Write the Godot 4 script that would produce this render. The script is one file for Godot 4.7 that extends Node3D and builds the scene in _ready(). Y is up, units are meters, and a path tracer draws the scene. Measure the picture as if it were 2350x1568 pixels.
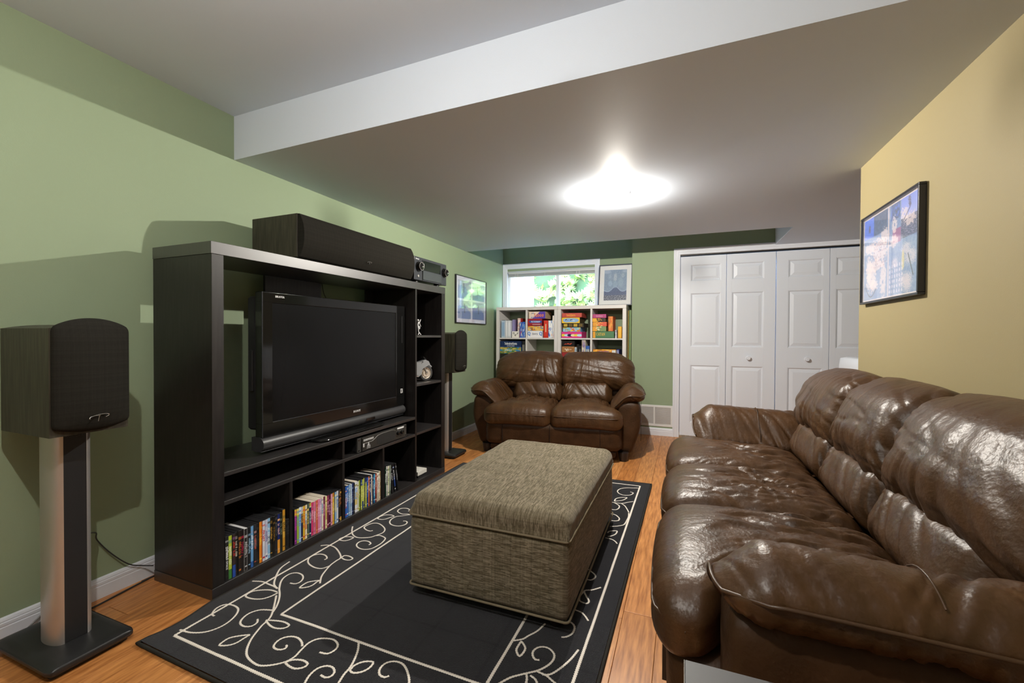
extends Node3D
# A basement media room: green wall with a media unit on the left, leather sofas, a cloth ottoman on a dark rug.
# Metres, y up; the left wall is x = 0, the camera looks towards -z.

var M := {}
var taken := {}
var rng := RandomNumberGenerator.new()

const LOW := 2.0209      # underside of the dropped ceiling
const HIGH := 2.2514     # ceiling of the front half of the room
const BEAM := -1.59      # where the dropped ceiling begins
const NOTCH := -4.245    # where it ends again, before the window
const RIGHT := 3.1305    # the tan wall
const CORNER := -2.914   # where the tan wall ends
const CLOSET := -5.009   # the wall with the folding doors
const BACK := -5.275     # the wall with the window
const UNIT := Vector3(0.0656, 0.0, -1.1739)   # near back corner of the media unit
const UNIT_TURN := -0.0107


# ---------------------------------------------------------------- mesh buffer
class Shape:
	var v := PackedVector3Array()
	var n := PackedVector3Array()
	var uv := PackedVector2Array()
	var ix := PackedInt32Array()
	var xf := Transform3D()
	var uvr := Rect2(0, 0, 1, 1)

	func at(p: Vector3, nn: Vector3, u := Vector2.ZERO) -> int:
		v.append(xf * p)
		n.append((xf.basis * nn).normalized())
		uv.append(uvr.position + u * uvr.size)
		return v.size() - 1

	func tri(a: int, b: int, c: int) -> void:
		var g := (v[b] - v[a]).cross(v[c] - v[a])
		if g.dot(n[a] + n[b] + n[c]) > 0.0:
			ix.append(a); ix.append(c); ix.append(b)
		else:
			ix.append(a); ix.append(b); ix.append(c)

	func quad(a: int, b: int, c: int, d: int) -> void:
		tri(a, b, c)
		tri(a, c, d)

	func face(a: Vector3, b: Vector3, c: Vector3, d: Vector3) -> void:   # a flat four-sided face, its front where a, b, c, d run counter-clockwise
		var g := (b - a).cross(c - a).normalized()
		quad(at(a, g, Vector2(0, 1)), at(b, g, Vector2(1, 1)), at(c, g, Vector2(1, 0)), at(d, g, Vector2(0, 0)))

	# a box with chamfered, softly shaded edges
	func box(c: Vector3, s: Vector3, bev := 0.002) -> void:
		var h := s * 0.5
		bev = minf(bev, 0.49 * minf(s.x, minf(s.y, s.z)))
		var id := {}
		for axis in 3:
			for sg in [-1, 1]:
				var nn := Vector3.ZERO
				nn[axis] = sg
				var a1 := (axis + 1) % 3
				var a2 := (axis + 2) % 3
				for s1 in [-1, 1]:
					for s2 in [-1, 1]:
						var p := Vector3.ZERO
						p[axis] = sg * h[axis]
						p[a1] = s1 * (h[a1] - bev)
						p[a2] = s2 * (h[a2] - bev)
						var k := Vector3i.ZERO
						k[axis] = sg; k[a1] = s1; k[a2] = s2
						var u := Vector2(p.x / s.x + 0.5, 0.5 - p.y / s.y)
						if axis == 0: u = Vector2(0.5 - sg * p.z / s.z, 0.5 - p.y / s.y)
						elif axis == 1: u = Vector2(p.x / s.x + 0.5, p.z / s.z + 0.5)
						elif sg < 0: u.x = 1.0 - u.x
						id[[axis, k]] = at(c + p, nn, u)
				var f := []
				for q in [[-1, -1], [1, -1], [1, 1], [-1, 1]]:
					var k := Vector3i.ZERO
					k[axis] = sg; k[a1] = q[0]; k[a2] = q[1]
					f.append(id[[axis, k]])
				quad(f[0], f[1], f[2], f[3])
		for a in 3:
			var b := (a + 1) % 3
			var e := (a + 2) % 3
			for sb in [-1, 1]:
				for se in [-1, 1]:
					var k0 := Vector3i.ZERO
					k0[a] = -1; k0[b] = sb; k0[e] = se
					var k1 := k0
					k1[a] = 1
					quad(id[[b, k0]], id[[b, k1]], id[[e, k1]], id[[e, k0]])
		for sx in [-1, 1]:
			for sy in [-1, 1]:
				for sz in [-1, 1]:
					var k := Vector3i(sx, sy, sz)
					tri(id[[0, k]], id[[1, k]], id[[2, k]])

	# from corner to corner
	func span(a: Vector3, b: Vector3, bev := 0.002) -> void:
		box((a + b) * 0.5, (b - a).abs(), bev)

	# a profile of (radius, height) turned round the y axis
	func lathe(prof: Array, segs := 24, sharp := 0.6) -> void:
		var m := prof.size()
		for i in m - 1:
			var a: Vector2 = prof[i]
			var b: Vector2 = prof[i + 1]
			var d := (b - a).normalized()
			if (b - a).length() < 1e-6: continue
			var nn := Vector2(d.y, -d.x)
			var n0 := nn
			var n1 := nn
			if i > 0:
				var d0: Vector2 = (a - prof[i - 1]).normalized()
				var q := Vector2(d0.y, -d0.x)
				if q.dot(nn) > sharp: n0 = (q + nn).normalized()
			if i < m - 2:
				var d1: Vector2 = (prof[i + 2] - b).normalized()
				var q := Vector2(d1.y, -d1.x)
				if q.dot(nn) > sharp: n1 = (q + nn).normalized()
			var last := []
			for s in segs + 1:
				var t := TAU * s / segs
				var c := Vector3(cos(t), 0, sin(t))
				var now := [at(c * a.x + Vector3(0, a.y, 0), c * n0.x + Vector3(0, n0.y, 0), Vector2(float(s) / segs, float(i) / m)), at(c * b.x + Vector3(0, b.y, 0), c * n1.x + Vector3(0, n1.y, 0), Vector2(float(s) / segs, float(i + 1) / m))]
				if last: quad(last[0], now[0], now[1], last[1])
				last = now

	# an outline in x, y pushed from z0 to z1
	func extrude(poly: PackedVector2Array, z0: float, z1: float, smooth := 0.7) -> void:
		var m := poly.size()
		var area := 0.0
		for i in m: area += poly[i].cross(poly[(i + 1) % m])
		var turn := 1.0 if area > 0 else -1.0
		var nn := []
		for i in m:
			var d := (poly[(i + 1) % m] - poly[i]).normalized()
			nn.append(Vector2(d.y, -d.x) * turn)
		for i in m:
			var j := (i + 1) % m
			var a: Vector2 = nn[i]
			var b: Vector2 = nn[i]
			if nn[(i + m - 1) % m].dot(nn[i]) > smooth: a = (nn[(i + m - 1) % m] + nn[i]).normalized()
			if nn[j].dot(nn[i]) > smooth: b = (nn[j] + nn[i]).normalized()
			var p := poly[i]
			var q := poly[j]
			quad(at(Vector3(p.x, p.y, z0), Vector3(a.x, a.y, 0)), at(Vector3(q.x, q.y, z0), Vector3(b.x, b.y, 0)), at(Vector3(q.x, q.y, z1), Vector3(b.x, b.y, 0)), at(Vector3(p.x, p.y, z1), Vector3(a.x, a.y, 0)))
		var t := Geometry2D.triangulate_polygon(poly)
		for z in [z0, z1]:
			var f := Vector3(0, 0, signf(z - (z0 + z1) * 0.5))
			var first := v.size()
			for p in poly: at(Vector3(p.x, p.y, z), f, Vector2(p.x, p.y))
			for i in range(0, t.size(), 3): tri(first + t[i], first + t[i + 1], first + t[i + 2])

	# a round tube along points
	func tube(pts: Array, r: float, segs := 8, closed := false) -> void:
		var m := pts.size()
		var side := Vector3.ZERO
		var last := []
		for i in (m + 1 if closed else m):
			var p: Vector3 = pts[i % m]
			var d: Vector3 = (pts[(i + 1) % m] - pts[(i + m - 1) % m]) if closed else (pts[mini(i + 1, m - 1)] - pts[maxi(i - 1, 0)])
			d = d.normalized()
			if side == Vector3.ZERO: side = d.cross(Vector3.UP if absf(d.y) < 0.9 else Vector3.RIGHT)
			side = (side - d * side.dot(d)).normalized()
			var up := side.cross(d)
			var now := []
			for s in segs + 1:
				var t := TAU * s / segs
				var c := side * cos(t) + up * sin(t)
				now.append(at(p + c * r, c, Vector2(float(s) / segs, i)))
			if last:
				for s in segs: quad(last[s], last[s + 1], now[s + 1], now[s])
			last = now
		if not closed:
			for e in [0, m - 1]:
				var d: Vector3 = (pts[0] - pts[1]) if e == 0 else (pts[m - 1] - pts[m - 2])
				d = d.normalized()
				var a := d.cross(Vector3.UP if absf(d.y) < 0.9 else Vector3.RIGHT).normalized()
				var b := a.cross(d)
				var c := at(pts[e], d)
				var ring := []
				for s in segs + 1: ring.append(at(pts[e] + (a * cos(TAU * s / segs) + b * sin(TAU * s / segs)) * r, d))
				for s in segs: tri(c, ring[s], ring[s + 1])

	# a grid of points f(u, v), shaded smooth; out tells which side is the front
	func sheet(f: Callable, nu: int, nv: int, out: Vector3) -> void:
		var first := v.size()
		for j in nv + 1:
			for i in nu + 1: at(f.call(float(i) / nu, float(j) / nv), out, Vector2(float(i) / nu, float(j) / nv))
		var w := nu + 1
		var flip := (v[first + 1] - v[first]).cross(v[first + w] - v[first]).dot(xf.basis * out) < 0
		var acc := PackedVector3Array()
		acc.resize((nu + 1) * (nv + 1))
		for j in nv:
			for i in nu:
				var a := j * w + i
				var g := (v[first + a + 1] - v[first + a + w]).cross(v[first + a + w + 1] - v[first + a])
				if flip: g = -g
				for k in [a, a + 1, a + w, a + w + 1]: acc[k] += g
		for k in acc.size(): n[first + k] = acc[k].normalized()
		for j in nv:
			for i in nu:
				var a := first + j * w + i
				quad(a, a + 1, a + w + 1, a + w)

	# a soft box: half sizes h, corner radii r, cells per side, and f(q, p, e) that moves each point (q runs from -1 to 1, e points outwards)
	func puff(h: Vector3, r: Vector3, cells: Vector3i, f: Callable) -> void:
		var first := v.size()
		var id := {}
		var faces := PackedInt32Array()
		for axis in 3:
			var a1 := (axis + 1) % 3
			var a2 := (axis + 2) % 3
			for sg in [0, 1]:
				var rows := []
				for i in cells[a1] + 1:
					var row := PackedInt32Array()
					for j in cells[a2] + 1:
						var k := Vector3i.ZERO
						k[axis] = sg * cells[axis]; k[a1] = i; k[a2] = j
						if not id.has(k):
							var q := Vector3(2.0 * k.x / cells.x - 1.0, 2.0 * k.y / cells.y - 1.0, 2.0 * k.z / cells.z - 1.0)
							var p := q * h
							var inner := p.clamp(r - h, h - r)
							var e := (p - inner) / r
							var d := e.normalized()
							p = inner + d * r
							e = (d / r).normalized()
							id[k] = at(f.call(p / h, p, e), e, Vector2(q.x, q.y))
						row.append(id[k])
					rows.append(row)
				for i in cells[a1]:
					for j in cells[a2]:
						var a: int = rows[i][j]
						var b: int = rows[i + 1][j]
						var c: int = rows[i + 1][j + 1]
						var d: int = rows[i][j + 1]
						if sg == 0: faces.append_array([a, b, c, d])
						else: faces.append_array([a, d, c, b])
		var acc := PackedVector3Array()
		acc.resize(v.size() - first)
		for i in range(0, faces.size(), 4):
			var a := faces[i]
			var b := faces[i + 1]
			var c := faces[i + 2]
			var d := faces[i + 3]
			var g := (v[d] - v[b]).cross(v[c] - v[a])
			for k in [a, b, c, d]: acc[k - first] -= g
			ix.append(a); ix.append(b); ix.append(c)
			ix.append(a); ix.append(c); ix.append(d)
		var sum := 0.0
		for k in acc.size(): sum += acc[k].dot(n[first + k])
		for k in acc.size(): n[first + k] = (acc[k] if sum > 0 else -acc[k]).normalized()

	func mesh() -> ArrayMesh:
		var a := []
		a.resize(Mesh.ARRAY_MAX)
		a[Mesh.ARRAY_VERTEX] = v
		a[Mesh.ARRAY_NORMAL] = n
		a[Mesh.ARRAY_TEX_UV] = uv
		a[Mesh.ARRAY_INDEX] = ix
		var m := ArrayMesh.new()
		m.add_surface_from_arrays(Mesh.PRIMITIVE_TRIANGLES, a)
		return m


# ---------------------------------------------------------------- naming and tagging
func numbered(called: String) -> String:
	var k: int = taken.get(called, 0)
	taken[called] = k + 1
	return called if k == 0 else "%s_%03d" % [called, k]


func tag(o: Node3D, label: String, category: String, group := "") -> Node3D:
	o.set_meta("label", label)
	o.set_meta("category", category)
	if group: o.set_meta("group", group)
	return o


func thing(called: String, label: String, category: String, at := Vector3.ZERO, turn := 0.0, group := "") -> Node3D:
	var o := Node3D.new()
	o.name = numbered(called)
	add_child(o)
	o.position = at
	o.rotation.y = turn
	return tag(o, label, category, group)


func put(called: String, what: Variant, material: Material, parent: Node = self) -> MeshInstance3D:
	var o := MeshInstance3D.new()
	o.mesh = what.mesh() if what is Shape else what
	o.material_override = material
	if parent == self:
		o.name = numbered(called)
		add_child(o)
	else:
		o.name = called
		parent.add_child(o, true)
	return o


func struct(called: String, what: Variant, material: Material, parent: Node = self) -> MeshInstance3D:
	var o := put(called, what, material, parent)
	if parent == self: o.set_meta("kind", "structure")
	return o


func box_of(a: Vector3, b: Vector3, bev := 0.002) -> Shape:
	var s := Shape.new()
	s.span(a, b, bev)
	return s


func disc(r: float, h: float, bev := 0.001, segs := 24) -> Shape:   # a short cylinder standing on y = 0
	var s := Shape.new()
	s.lathe([Vector2(0, 0), Vector2(r - bev, 0), Vector2(r, bev), Vector2(r, h - bev), Vector2(r - bev, h), Vector2(0, h)], segs)
	return s


# lettering `tall` metres high, `wide` metres long (0 keeps its own width), lying in the x-y plane of `place`
func letters(called: String, words: String, tall: float, wide: float, place: Transform3D, material: Material, parent: Node, font_name := "Droid Sans", weight := 700, slant := 0.0) -> MeshInstance3D:
	var f := SystemFont.new()
	f.font_names = PackedStringArray([font_name])
	f.font_weight = weight
	var t := TextMesh.new()
	t.text = words
	t.font = f
	t.font_size = 32
	t.pixel_size = 0.01
	t.depth = 0.01
	t.curve_step = 2.0
	var box := t.get_aabb()
	var sy := tall / maxf(box.size.y, 0.001)
	var sx := sy if wide <= 0 else wide / maxf(box.size.x, 0.001)
	var o := put(called, t, material, parent)
	var b := Basis(Vector3(sx, 0, 0), Vector3(slant * sy, sy, 0), Vector3(0, 0, 0.06))
	o.transform = place * Transform3D(b, -(b * (box.position + box.size * 0.5)))
	return o


func look(p: Vector3, right: Vector3, up: Vector3) -> Transform3D:   # a place whose x runs to `right` and whose y runs to `up`
	return Transform3D(Basis(right.normalized(), up.normalized(), right.cross(up).normalized()), p)


func noise(freq: float, seed_ := 1, oct := 4, kind := FastNoiseLite.TYPE_SIMPLEX_SMOOTH) -> FastNoiseLite:
	var f := FastNoiseLite.new()
	f.seed = seed_
	f.frequency = freq
	f.noise_type = kind
	f.fractal_octaves = oct
	return f


func noise_map(freq: float, seed_: int, a: Color, b: Color, size := 256, oct := 4, mid := 0.5, kind := FastNoiseLite.TYPE_SIMPLEX_SMOOTH) -> NoiseTexture2D:
	var t := NoiseTexture2D.new()
	t.width = size
	t.height = size
	t.seamless = true
	t.noise = noise(freq, seed_, oct, kind)
	var g := Gradient.new()
	g.offsets = PackedFloat32Array([0.0, mid, 1.0])
	g.colors = PackedColorArray([a, a.lerp(b, 0.5), b])
	t.color_ramp = g
	return t


func bump_map(freq: float, seed_: int, strength: float, size := 256, oct := 4, kind := FastNoiseLite.TYPE_SIMPLEX_SMOOTH) -> NoiseTexture2D:
	var t := NoiseTexture2D.new()
	t.width = size
	t.height = size
	t.seamless = true
	t.noise = noise(freq, seed_, oct, kind)
	t.as_normal_map = true
	t.bump_strength = strength
	return t


func mat(called: String, c: Color, rough := 0.5, metal := 0.0, spec := 0.5) -> StandardMaterial3D:
	var m := StandardMaterial3D.new()
	m.resource_name = called
	m.albedo_color = c
	m.roughness = rough
	m.metallic = metal
	m.metallic_specular = spec
	M[called] = m
	return m


func triplanar(m: StandardMaterial3D, scale: Vector3, world := false) -> void:
	m.uv1_triplanar = true
	m.uv1_world_triplanar = world
	m.uv1_scale = scale


func lin(r: float, g: float, b: float) -> Color:
	return Color(r, g, b).linear_to_srgb()


func smooth(a: float, b: float, x: float) -> float:
	return smoothstep(a, b, x)


func on_unit(s: float, y: float, out: float) -> Vector3:   # s metres along the media unit from its near end, `out` from its back
	return UNIT + Basis(Vector3.UP, UNIT_TURN) * Vector3(out, y, -s)


# ---------------------------------------------------------------- the scene
func _ready() -> void:
	rng.seed = 7
	camera_and_light()
	materials()
	shell()
	window()
	closet_doors()
	outside()
	media_unit()
	television()
	sofas()
	ottoman()
	rug()
	bookcases()
	speakers()
	electronics()
	disc_cases()
	board_games()
	pictures()
	small_things()


func camera_and_light() -> void:
	var cam := Camera3D.new()
	cam.name = "camera"
	cam.fov = rad_to_deg(2.0 * atan(784.0 / 986.85))
	cam.near = 0.02
	cam.far = 200.0
	cam.position = Vector3(2.2326, 1.0887, 0.0)
	cam.rotation_order = EULER_ORDER_YXZ
	cam.rotation = Vector3(-0.0122, 0.3791, 0.0047)
	add_child(cam)
	var e := Environment.new()
	e.background_mode = Environment.BG_SKY
	var sky := Sky.new()
	var sm := ProceduralSkyMaterial.new()
	sm.sky_top_color = Color(0.62, 0.78, 1.0)
	sm.sky_horizon_color = Color(0.93, 0.96, 1.0)
	sm.ground_bottom_color = Color(0.35, 0.36, 0.32)
	sm.ground_horizon_color = Color(0.7, 0.72, 0.7)
	sm.sky_energy_multiplier = 5.0
	sm.ground_energy_multiplier = 2.0
	sky.sky_material = sm
	e.sky = sky
	e.tonemap_mode = Environment.TONE_MAPPER_LINEAR
	e.tonemap_exposure = 1.4
	e.sdfgi_enabled = true
	e.ssao_enabled = true
	e.ssil_enabled = true
	var w := WorldEnvironment.new()
	w.name = "world"
	w.environment = e
	add_child(w)
	var sun := DirectionalLight3D.new()
	sun.name = "sun"
	sun.light_energy = 1.1
	sun.light_color = Color(1.0, 0.96, 0.88)
	sun.light_angular_distance = 0.6
	sun.shadow_enabled = true
	sun.rotation_degrees = Vector3(-56, 28, 0)
	add_child(sun)
	ceiling_lamp(Vector3(1.814, LOW, -2.87), 2.9, 0.0, "round frosted glass ceiling lamp, lit, below the dropped ceiling")
	ceiling_lamp(Vector3(1.55, HIGH, -0.22), 0.9, 0.24, "frosted glass bowl lamp hanging on a short stem before the beam")


func ceiling_lamp(at: Vector3, energy: float, drop: float, label: String) -> void:
	var t := thing("ceiling_lamp", label, "ceiling lamp", at, 0.0, "flush ceiling lamps")
	var metal := mat("lamp_metal", Color(0.62, 0.62, 0.62), 0.4, 0.6)
	var plate := Shape.new()
	if drop > 0:
		var stem := Shape.new()
		stem.tube([Vector3(0, -0.003, 0), Vector3(0, -drop + 0.006, 0)], 0.008, 10)
		put("stem", stem, metal, t)
	plate.lathe([Vector2(0, 0), Vector2(0.105 if drop == 0 else 0.05, 0), Vector2(0.105 if drop == 0 else 0.05, -0.003), Vector2(0, -0.003)], 32)
	put("ceiling_plate", plate, metal, t)
	var glass := mat("lamp_glass", Color(0.95, 0.94, 0.9), 0.35)
	glass.emission_enabled = true
	glass.emission = Color(1.0, 0.985, 0.96)
	glass.emission_energy_multiplier = 1.6
	var d := Shape.new()
	var prof := []
	for i in 15:
		var a := PI * 0.5 * i / 14.0
		prof.append(Vector2(0.138 * cos(a) if i < 14 else 0.0, -drop - 0.014 - 0.074 * sin(a)))
	prof.insert(0, Vector2(0.141, -drop - 0.010))
	prof.insert(0, Vector2(0.128, -drop - 0.008))
	d.lathe(prof, 40, 0.2)
	put("glass_bowl", d, glass, t)
	for k in 3:
		var a := 0.75 + TAU * k / 3.0
		var c := Shape.new()
		c.xf = Transform3D(Basis(Vector3.UP, -a), Vector3(cos(a), 0, sin(a)) * 0.137 + Vector3(0, -drop, 0))
		c.box(Vector3(0.004, -0.024, 0), Vector3(0.003, 0.016, 0.009), 0.001)
		c.box(Vector3(0, -0.033, 0), Vector3(0.010, 0.003, 0.009), 0.001)
		put("clip", c, metal, t)
	var l := OmniLight3D.new()
	l.name = "lamp_light"
	l.light_color = Color(1.0, 0.975, 0.93)
	l.light_energy = energy
	l.light_size = 0.012
	l.omni_range = 12.0
	l.omni_attenuation = 2.0
	l.shadow_enabled = true
	l.position = Vector3(0, -drop - 0.0125, 0)
	t.add_child(l)


func materials() -> void:
	var m: StandardMaterial3D
	var wall_bump := bump_map(0.09, 3, 1.4, 256, 3)
	for c in [["paint_green", lin(0.285, 0.357, 0.23)], ["paint_tan", lin(0.30, 0.245, 0.128)], ["paint_ceiling", lin(0.68, 0.745, 0.85)], ["paint_white", lin(0.8, 0.8, 0.8)]]:
		m = mat(c[0], c[1], 0.62, 0.0, 0.35)
		m.normal_enabled = true
		m.normal_texture = wall_bump
		m.normal_scale = 0.12
		triplanar(m, Vector3(7, 7, 7), true)
	m = mat("trim_white", lin(0.76, 0.79, 0.86), 0.38)
	m = mat("door_white", lin(0.74, 0.78, 0.86), 0.42)
	m = mat("dark_closet", lin(0.05, 0.05, 0.05), 0.9)
	# wood
	var grain := noise_map(0.02, 11, Color(0.70, 0.62, 0.55), Color(1.12, 1.12, 1.12).clamp(), 512, 5, 0.45)
	for k in 6:
		var tones: Array = [lin(0.70, 0.32, 0.105), lin(0.76, 0.36, 0.125), lin(0.66, 0.29, 0.09), lin(0.80, 0.385, 0.14), lin(0.72, 0.315, 0.10), lin(0.62, 0.265, 0.08)]
		m = mat("laminate_%d" % k, tones[k], 0.34, 0.0, 0.5)
		m.albedo_texture = grain
		triplanar(m, Vector3(5.5, 1, 0.55), true)
		m.uv1_offset = Vector3(0.37 * k, 0, 0.61 * k)
	var dark_grain := noise_map(0.03, 21, Color(0.55, 0.5, 0.5), Color(1, 1, 1), 256, 4)
	m = mat("black_brown", lin(0.02, 0.017, 0.017), 0.46, 0.0, 0.8)
	m.clearcoat_enabled = true
	m.clearcoat = 0.8
	m.clearcoat_roughness = 0.42
	m.albedo_texture = dark_grain
	triplanar(m, Vector3(6, 0.5, 0.5))
	m = mat("black_brown_end", lin(0.018, 0.015, 0.014), 0.42, 0.0, 0.55)
	m.albedo_texture = dark_grain
	triplanar(m, Vector3(6, 0.6, 6))
	m = mat("black_ash", lin(0.062, 0.056, 0.036), 0.5)
	m.albedo_texture = dark_grain
	triplanar(m, Vector3(9, 0.6, 9))
	m = mat("white_laminate", lin(0.72, 0.69, 0.67), 0.4)
	m = mat("gloss_black", lin(0.006, 0.006, 0.006), 0.08)
	m = mat("satin_black", lin(0.016, 0.016, 0.017), 0.4)
	m = mat("matt_black", lin(0.02, 0.02, 0.02), 0.75)
	m = mat("tv_screen", lin(0.006, 0.006, 0.0065), 0.2, 0.0, 0.3)
	m = mat("tv_bar", lin(0.035, 0.035, 0.037), 0.42)
	m = mat("grille_cloth", lin(0.03, 0.028, 0.025), 0.95, 0.0, 0.15)
	var weave := woven(64, 2, 0.35)
	m.albedo_texture = ImageTexture.create_from_image(weave)
	triplanar(m, Vector3(25, 25, 25))
	m = mat("brushed_silver", lin(0.55, 0.53, 0.51), 0.38, 0.75)
	m = mat("chrome", lin(0.8, 0.8, 0.8), 0.12, 1.0)
	m = mat("silver_paint", lin(0.62, 0.62, 0.62), 0.4)
	m = mat("face_panel", lin(0.035, 0.038, 0.045), 0.35)
	m = mat("display", lin(0.012, 0.016, 0.014), 0.12)
	m = mat("print_white", lin(0.75, 0.75, 0.75), 0.6)
	m = mat("cable_black", lin(0.03, 0.03, 0.03), 0.5)
	m = mat("cable_grey", lin(0.22, 0.22, 0.22), 0.5)
	m = mat("cable_white", lin(0.7, 0.68, 0.6), 0.5)
	# leather
	var grain_bump := bump_map(0.06, 32, 5.0, 512, 3, FastNoiseLite.TYPE_CELLULAR)
	var crease := NoiseTexture2D.new()
	crease.width = 1024
	crease.height = 1024
	crease.seamless = true
	crease.noise = noise(0.006, 34, 3)
	crease.noise.fractal_type = FastNoiseLite.FRACTAL_RIDGED
	crease.noise.domain_warp_enabled = true
	crease.noise.domain_warp_amplitude = 30.0
	crease.noise.domain_warp_frequency = 0.01
	for k in 2:
		m = mat(["leather", "leather_dull"][k], [lin(0.082, 0.037, 0.013), lin(0.058, 0.027, 0.011)][k], [0.40, 0.5][k], 0.0, [0.47, 0.32][k])
		m.albedo_texture = noise_map(0.012, 31 + k, Color(0.75, 0.75, 0.75), Color(1, 1, 1), 256, 4)
		m.normal_enabled = true
		m.normal_texture = grain_bump
		m.normal_scale = 0.3
		m.heightmap_enabled = true
		m.heightmap_texture = crease
		m.heightmap_scale = [-0.07, -0.03][k]
		triplanar(m, Vector3(2.6, 2.6, 2.6))
	m = mat("leather_welt", lin(0.06, 0.03, 0.014), 0.4)
	m = mat("dark_foot", lin(0.018, 0.012, 0.01), 0.4)
	# ottoman cloth
	var cloth := tweed_image(512)
	var turned: Image = cloth.duplicate()
	turned.rotate_90(CLOCKWISE)
	for k in 2:
		m = mat(["tweed", "tweed_lid"][k], lin(0.44, 0.375, 0.27), 0.92, 0.0, 0.2)
		m.albedo_texture = ImageTexture.create_from_image([cloth, turned][k])
		m.heightmap_enabled = true
		m.heightmap_texture = m.albedo_texture
		m.heightmap_scale = 0.10
		m.rim_enabled = true
		m.rim = 0.4
		m.rim_tint = 0.4
		triplanar(m, Vector3(1.7, 1.7, 1.7))
	m = mat("tweed_welt", lin(0.20, 0.165, 0.11), 0.92, 0.0, 0.2)
	m = mat("rug_pile", lin(0.04, 0.04, 0.048), 1.0, 0.0, 0.1)
	m.albedo_texture = noise_map(0.16, 41, Color(0.35, 0.35, 0.35), Color(1, 1, 1), 512, 3)
	m.heightmap_enabled = true
	m.heightmap_texture = noise_map(0.2, 42, Color.BLACK, Color.WHITE, 512, 3)
	m.heightmap_scale = 0.25
	m.rim_enabled = true
	m.rim = 0.5
	m.rim_tint = 0.2
	triplanar(m, Vector3(4, 4, 4))
	m = mat("rug_yarn", lin(0.78, 0.72, 0.64), 0.95, 0.0, 0.1)
	m = mat("rug_binding", lin(0.03, 0.028, 0.024), 0.8, 0.0, 0.2)
	m = mat("window_vinyl", lin(0.85, 0.85, 0.85), 0.35)
	m = mat("pane_glass", Color(1, 1, 1, 0.04), 0.02)
	m.transparency = BaseMaterial3D.TRANSPARENCY_ALPHA
	m = mat("blind", lin(0.7, 0.7, 0.7), 0.5)
	m = mat("vent_white", lin(0.75, 0.75, 0.74), 0.4)


# a tile of crossing threads, brighter and darker by thread
func woven(size: int, step: int, depth: float) -> Image:
	var im := Image.create(size, size, false, Image.FORMAT_RGB8)
	var r := RandomNumberGenerator.new()
	r.seed = 5
	var warp := []
	var weft := []
	for i in size: warp.append(r.randf()); weft.append(r.randf())
	for y in size:
		for x in size:
			var a := int(x / step)
			var b := int(y / step)
			var over := (a + b) % 2 == 0
			var t: float = warp[a] if over else weft[b]
			var edge := 1.0 - 0.5 * absf((float(x % step if over else y % step) + 0.5) / step - 0.5) * 2.0
			var g := (1.0 - depth) + depth * (0.25 + 0.75 * t) * edge * (0.85 + 0.3 * r.randf())
			im.set_pixel(x, y, Color(g, g, g * 0.97))
	return im


# tweed: slubbed threads lying side by side, crossed by fainter ones
func tweed_image(size: int) -> Image:
	var im := Image.create(size, size, false, Image.FORMAT_RGB8)
	var r := RandomNumberGenerator.new()
	r.seed = 8
	var warp := PackedFloat32Array()
	for i in size: warp.append(r.randf())
	for b in size / 2:
		var v := r.randf()
		var left := 0
		for x in size:
			if left <= 0:
				left = r.randi_range(5, 34)
				v = r.randf()
			left -= 1
			for k in 2:
				var y := b * 2 + k
				var g := 0.50 + 0.34 * v - 0.10 * k + 0.10 * warp[int(x / 2)] - (0.12 if (int(x / 2) + b) % 2 == 0 else 0.0) + 0.10 * (r.randf() - 0.5)
				im.set_pixel(x, y, Color(g, g * 0.99, g * (0.9 + 0.1 * v)))
	return im


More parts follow.
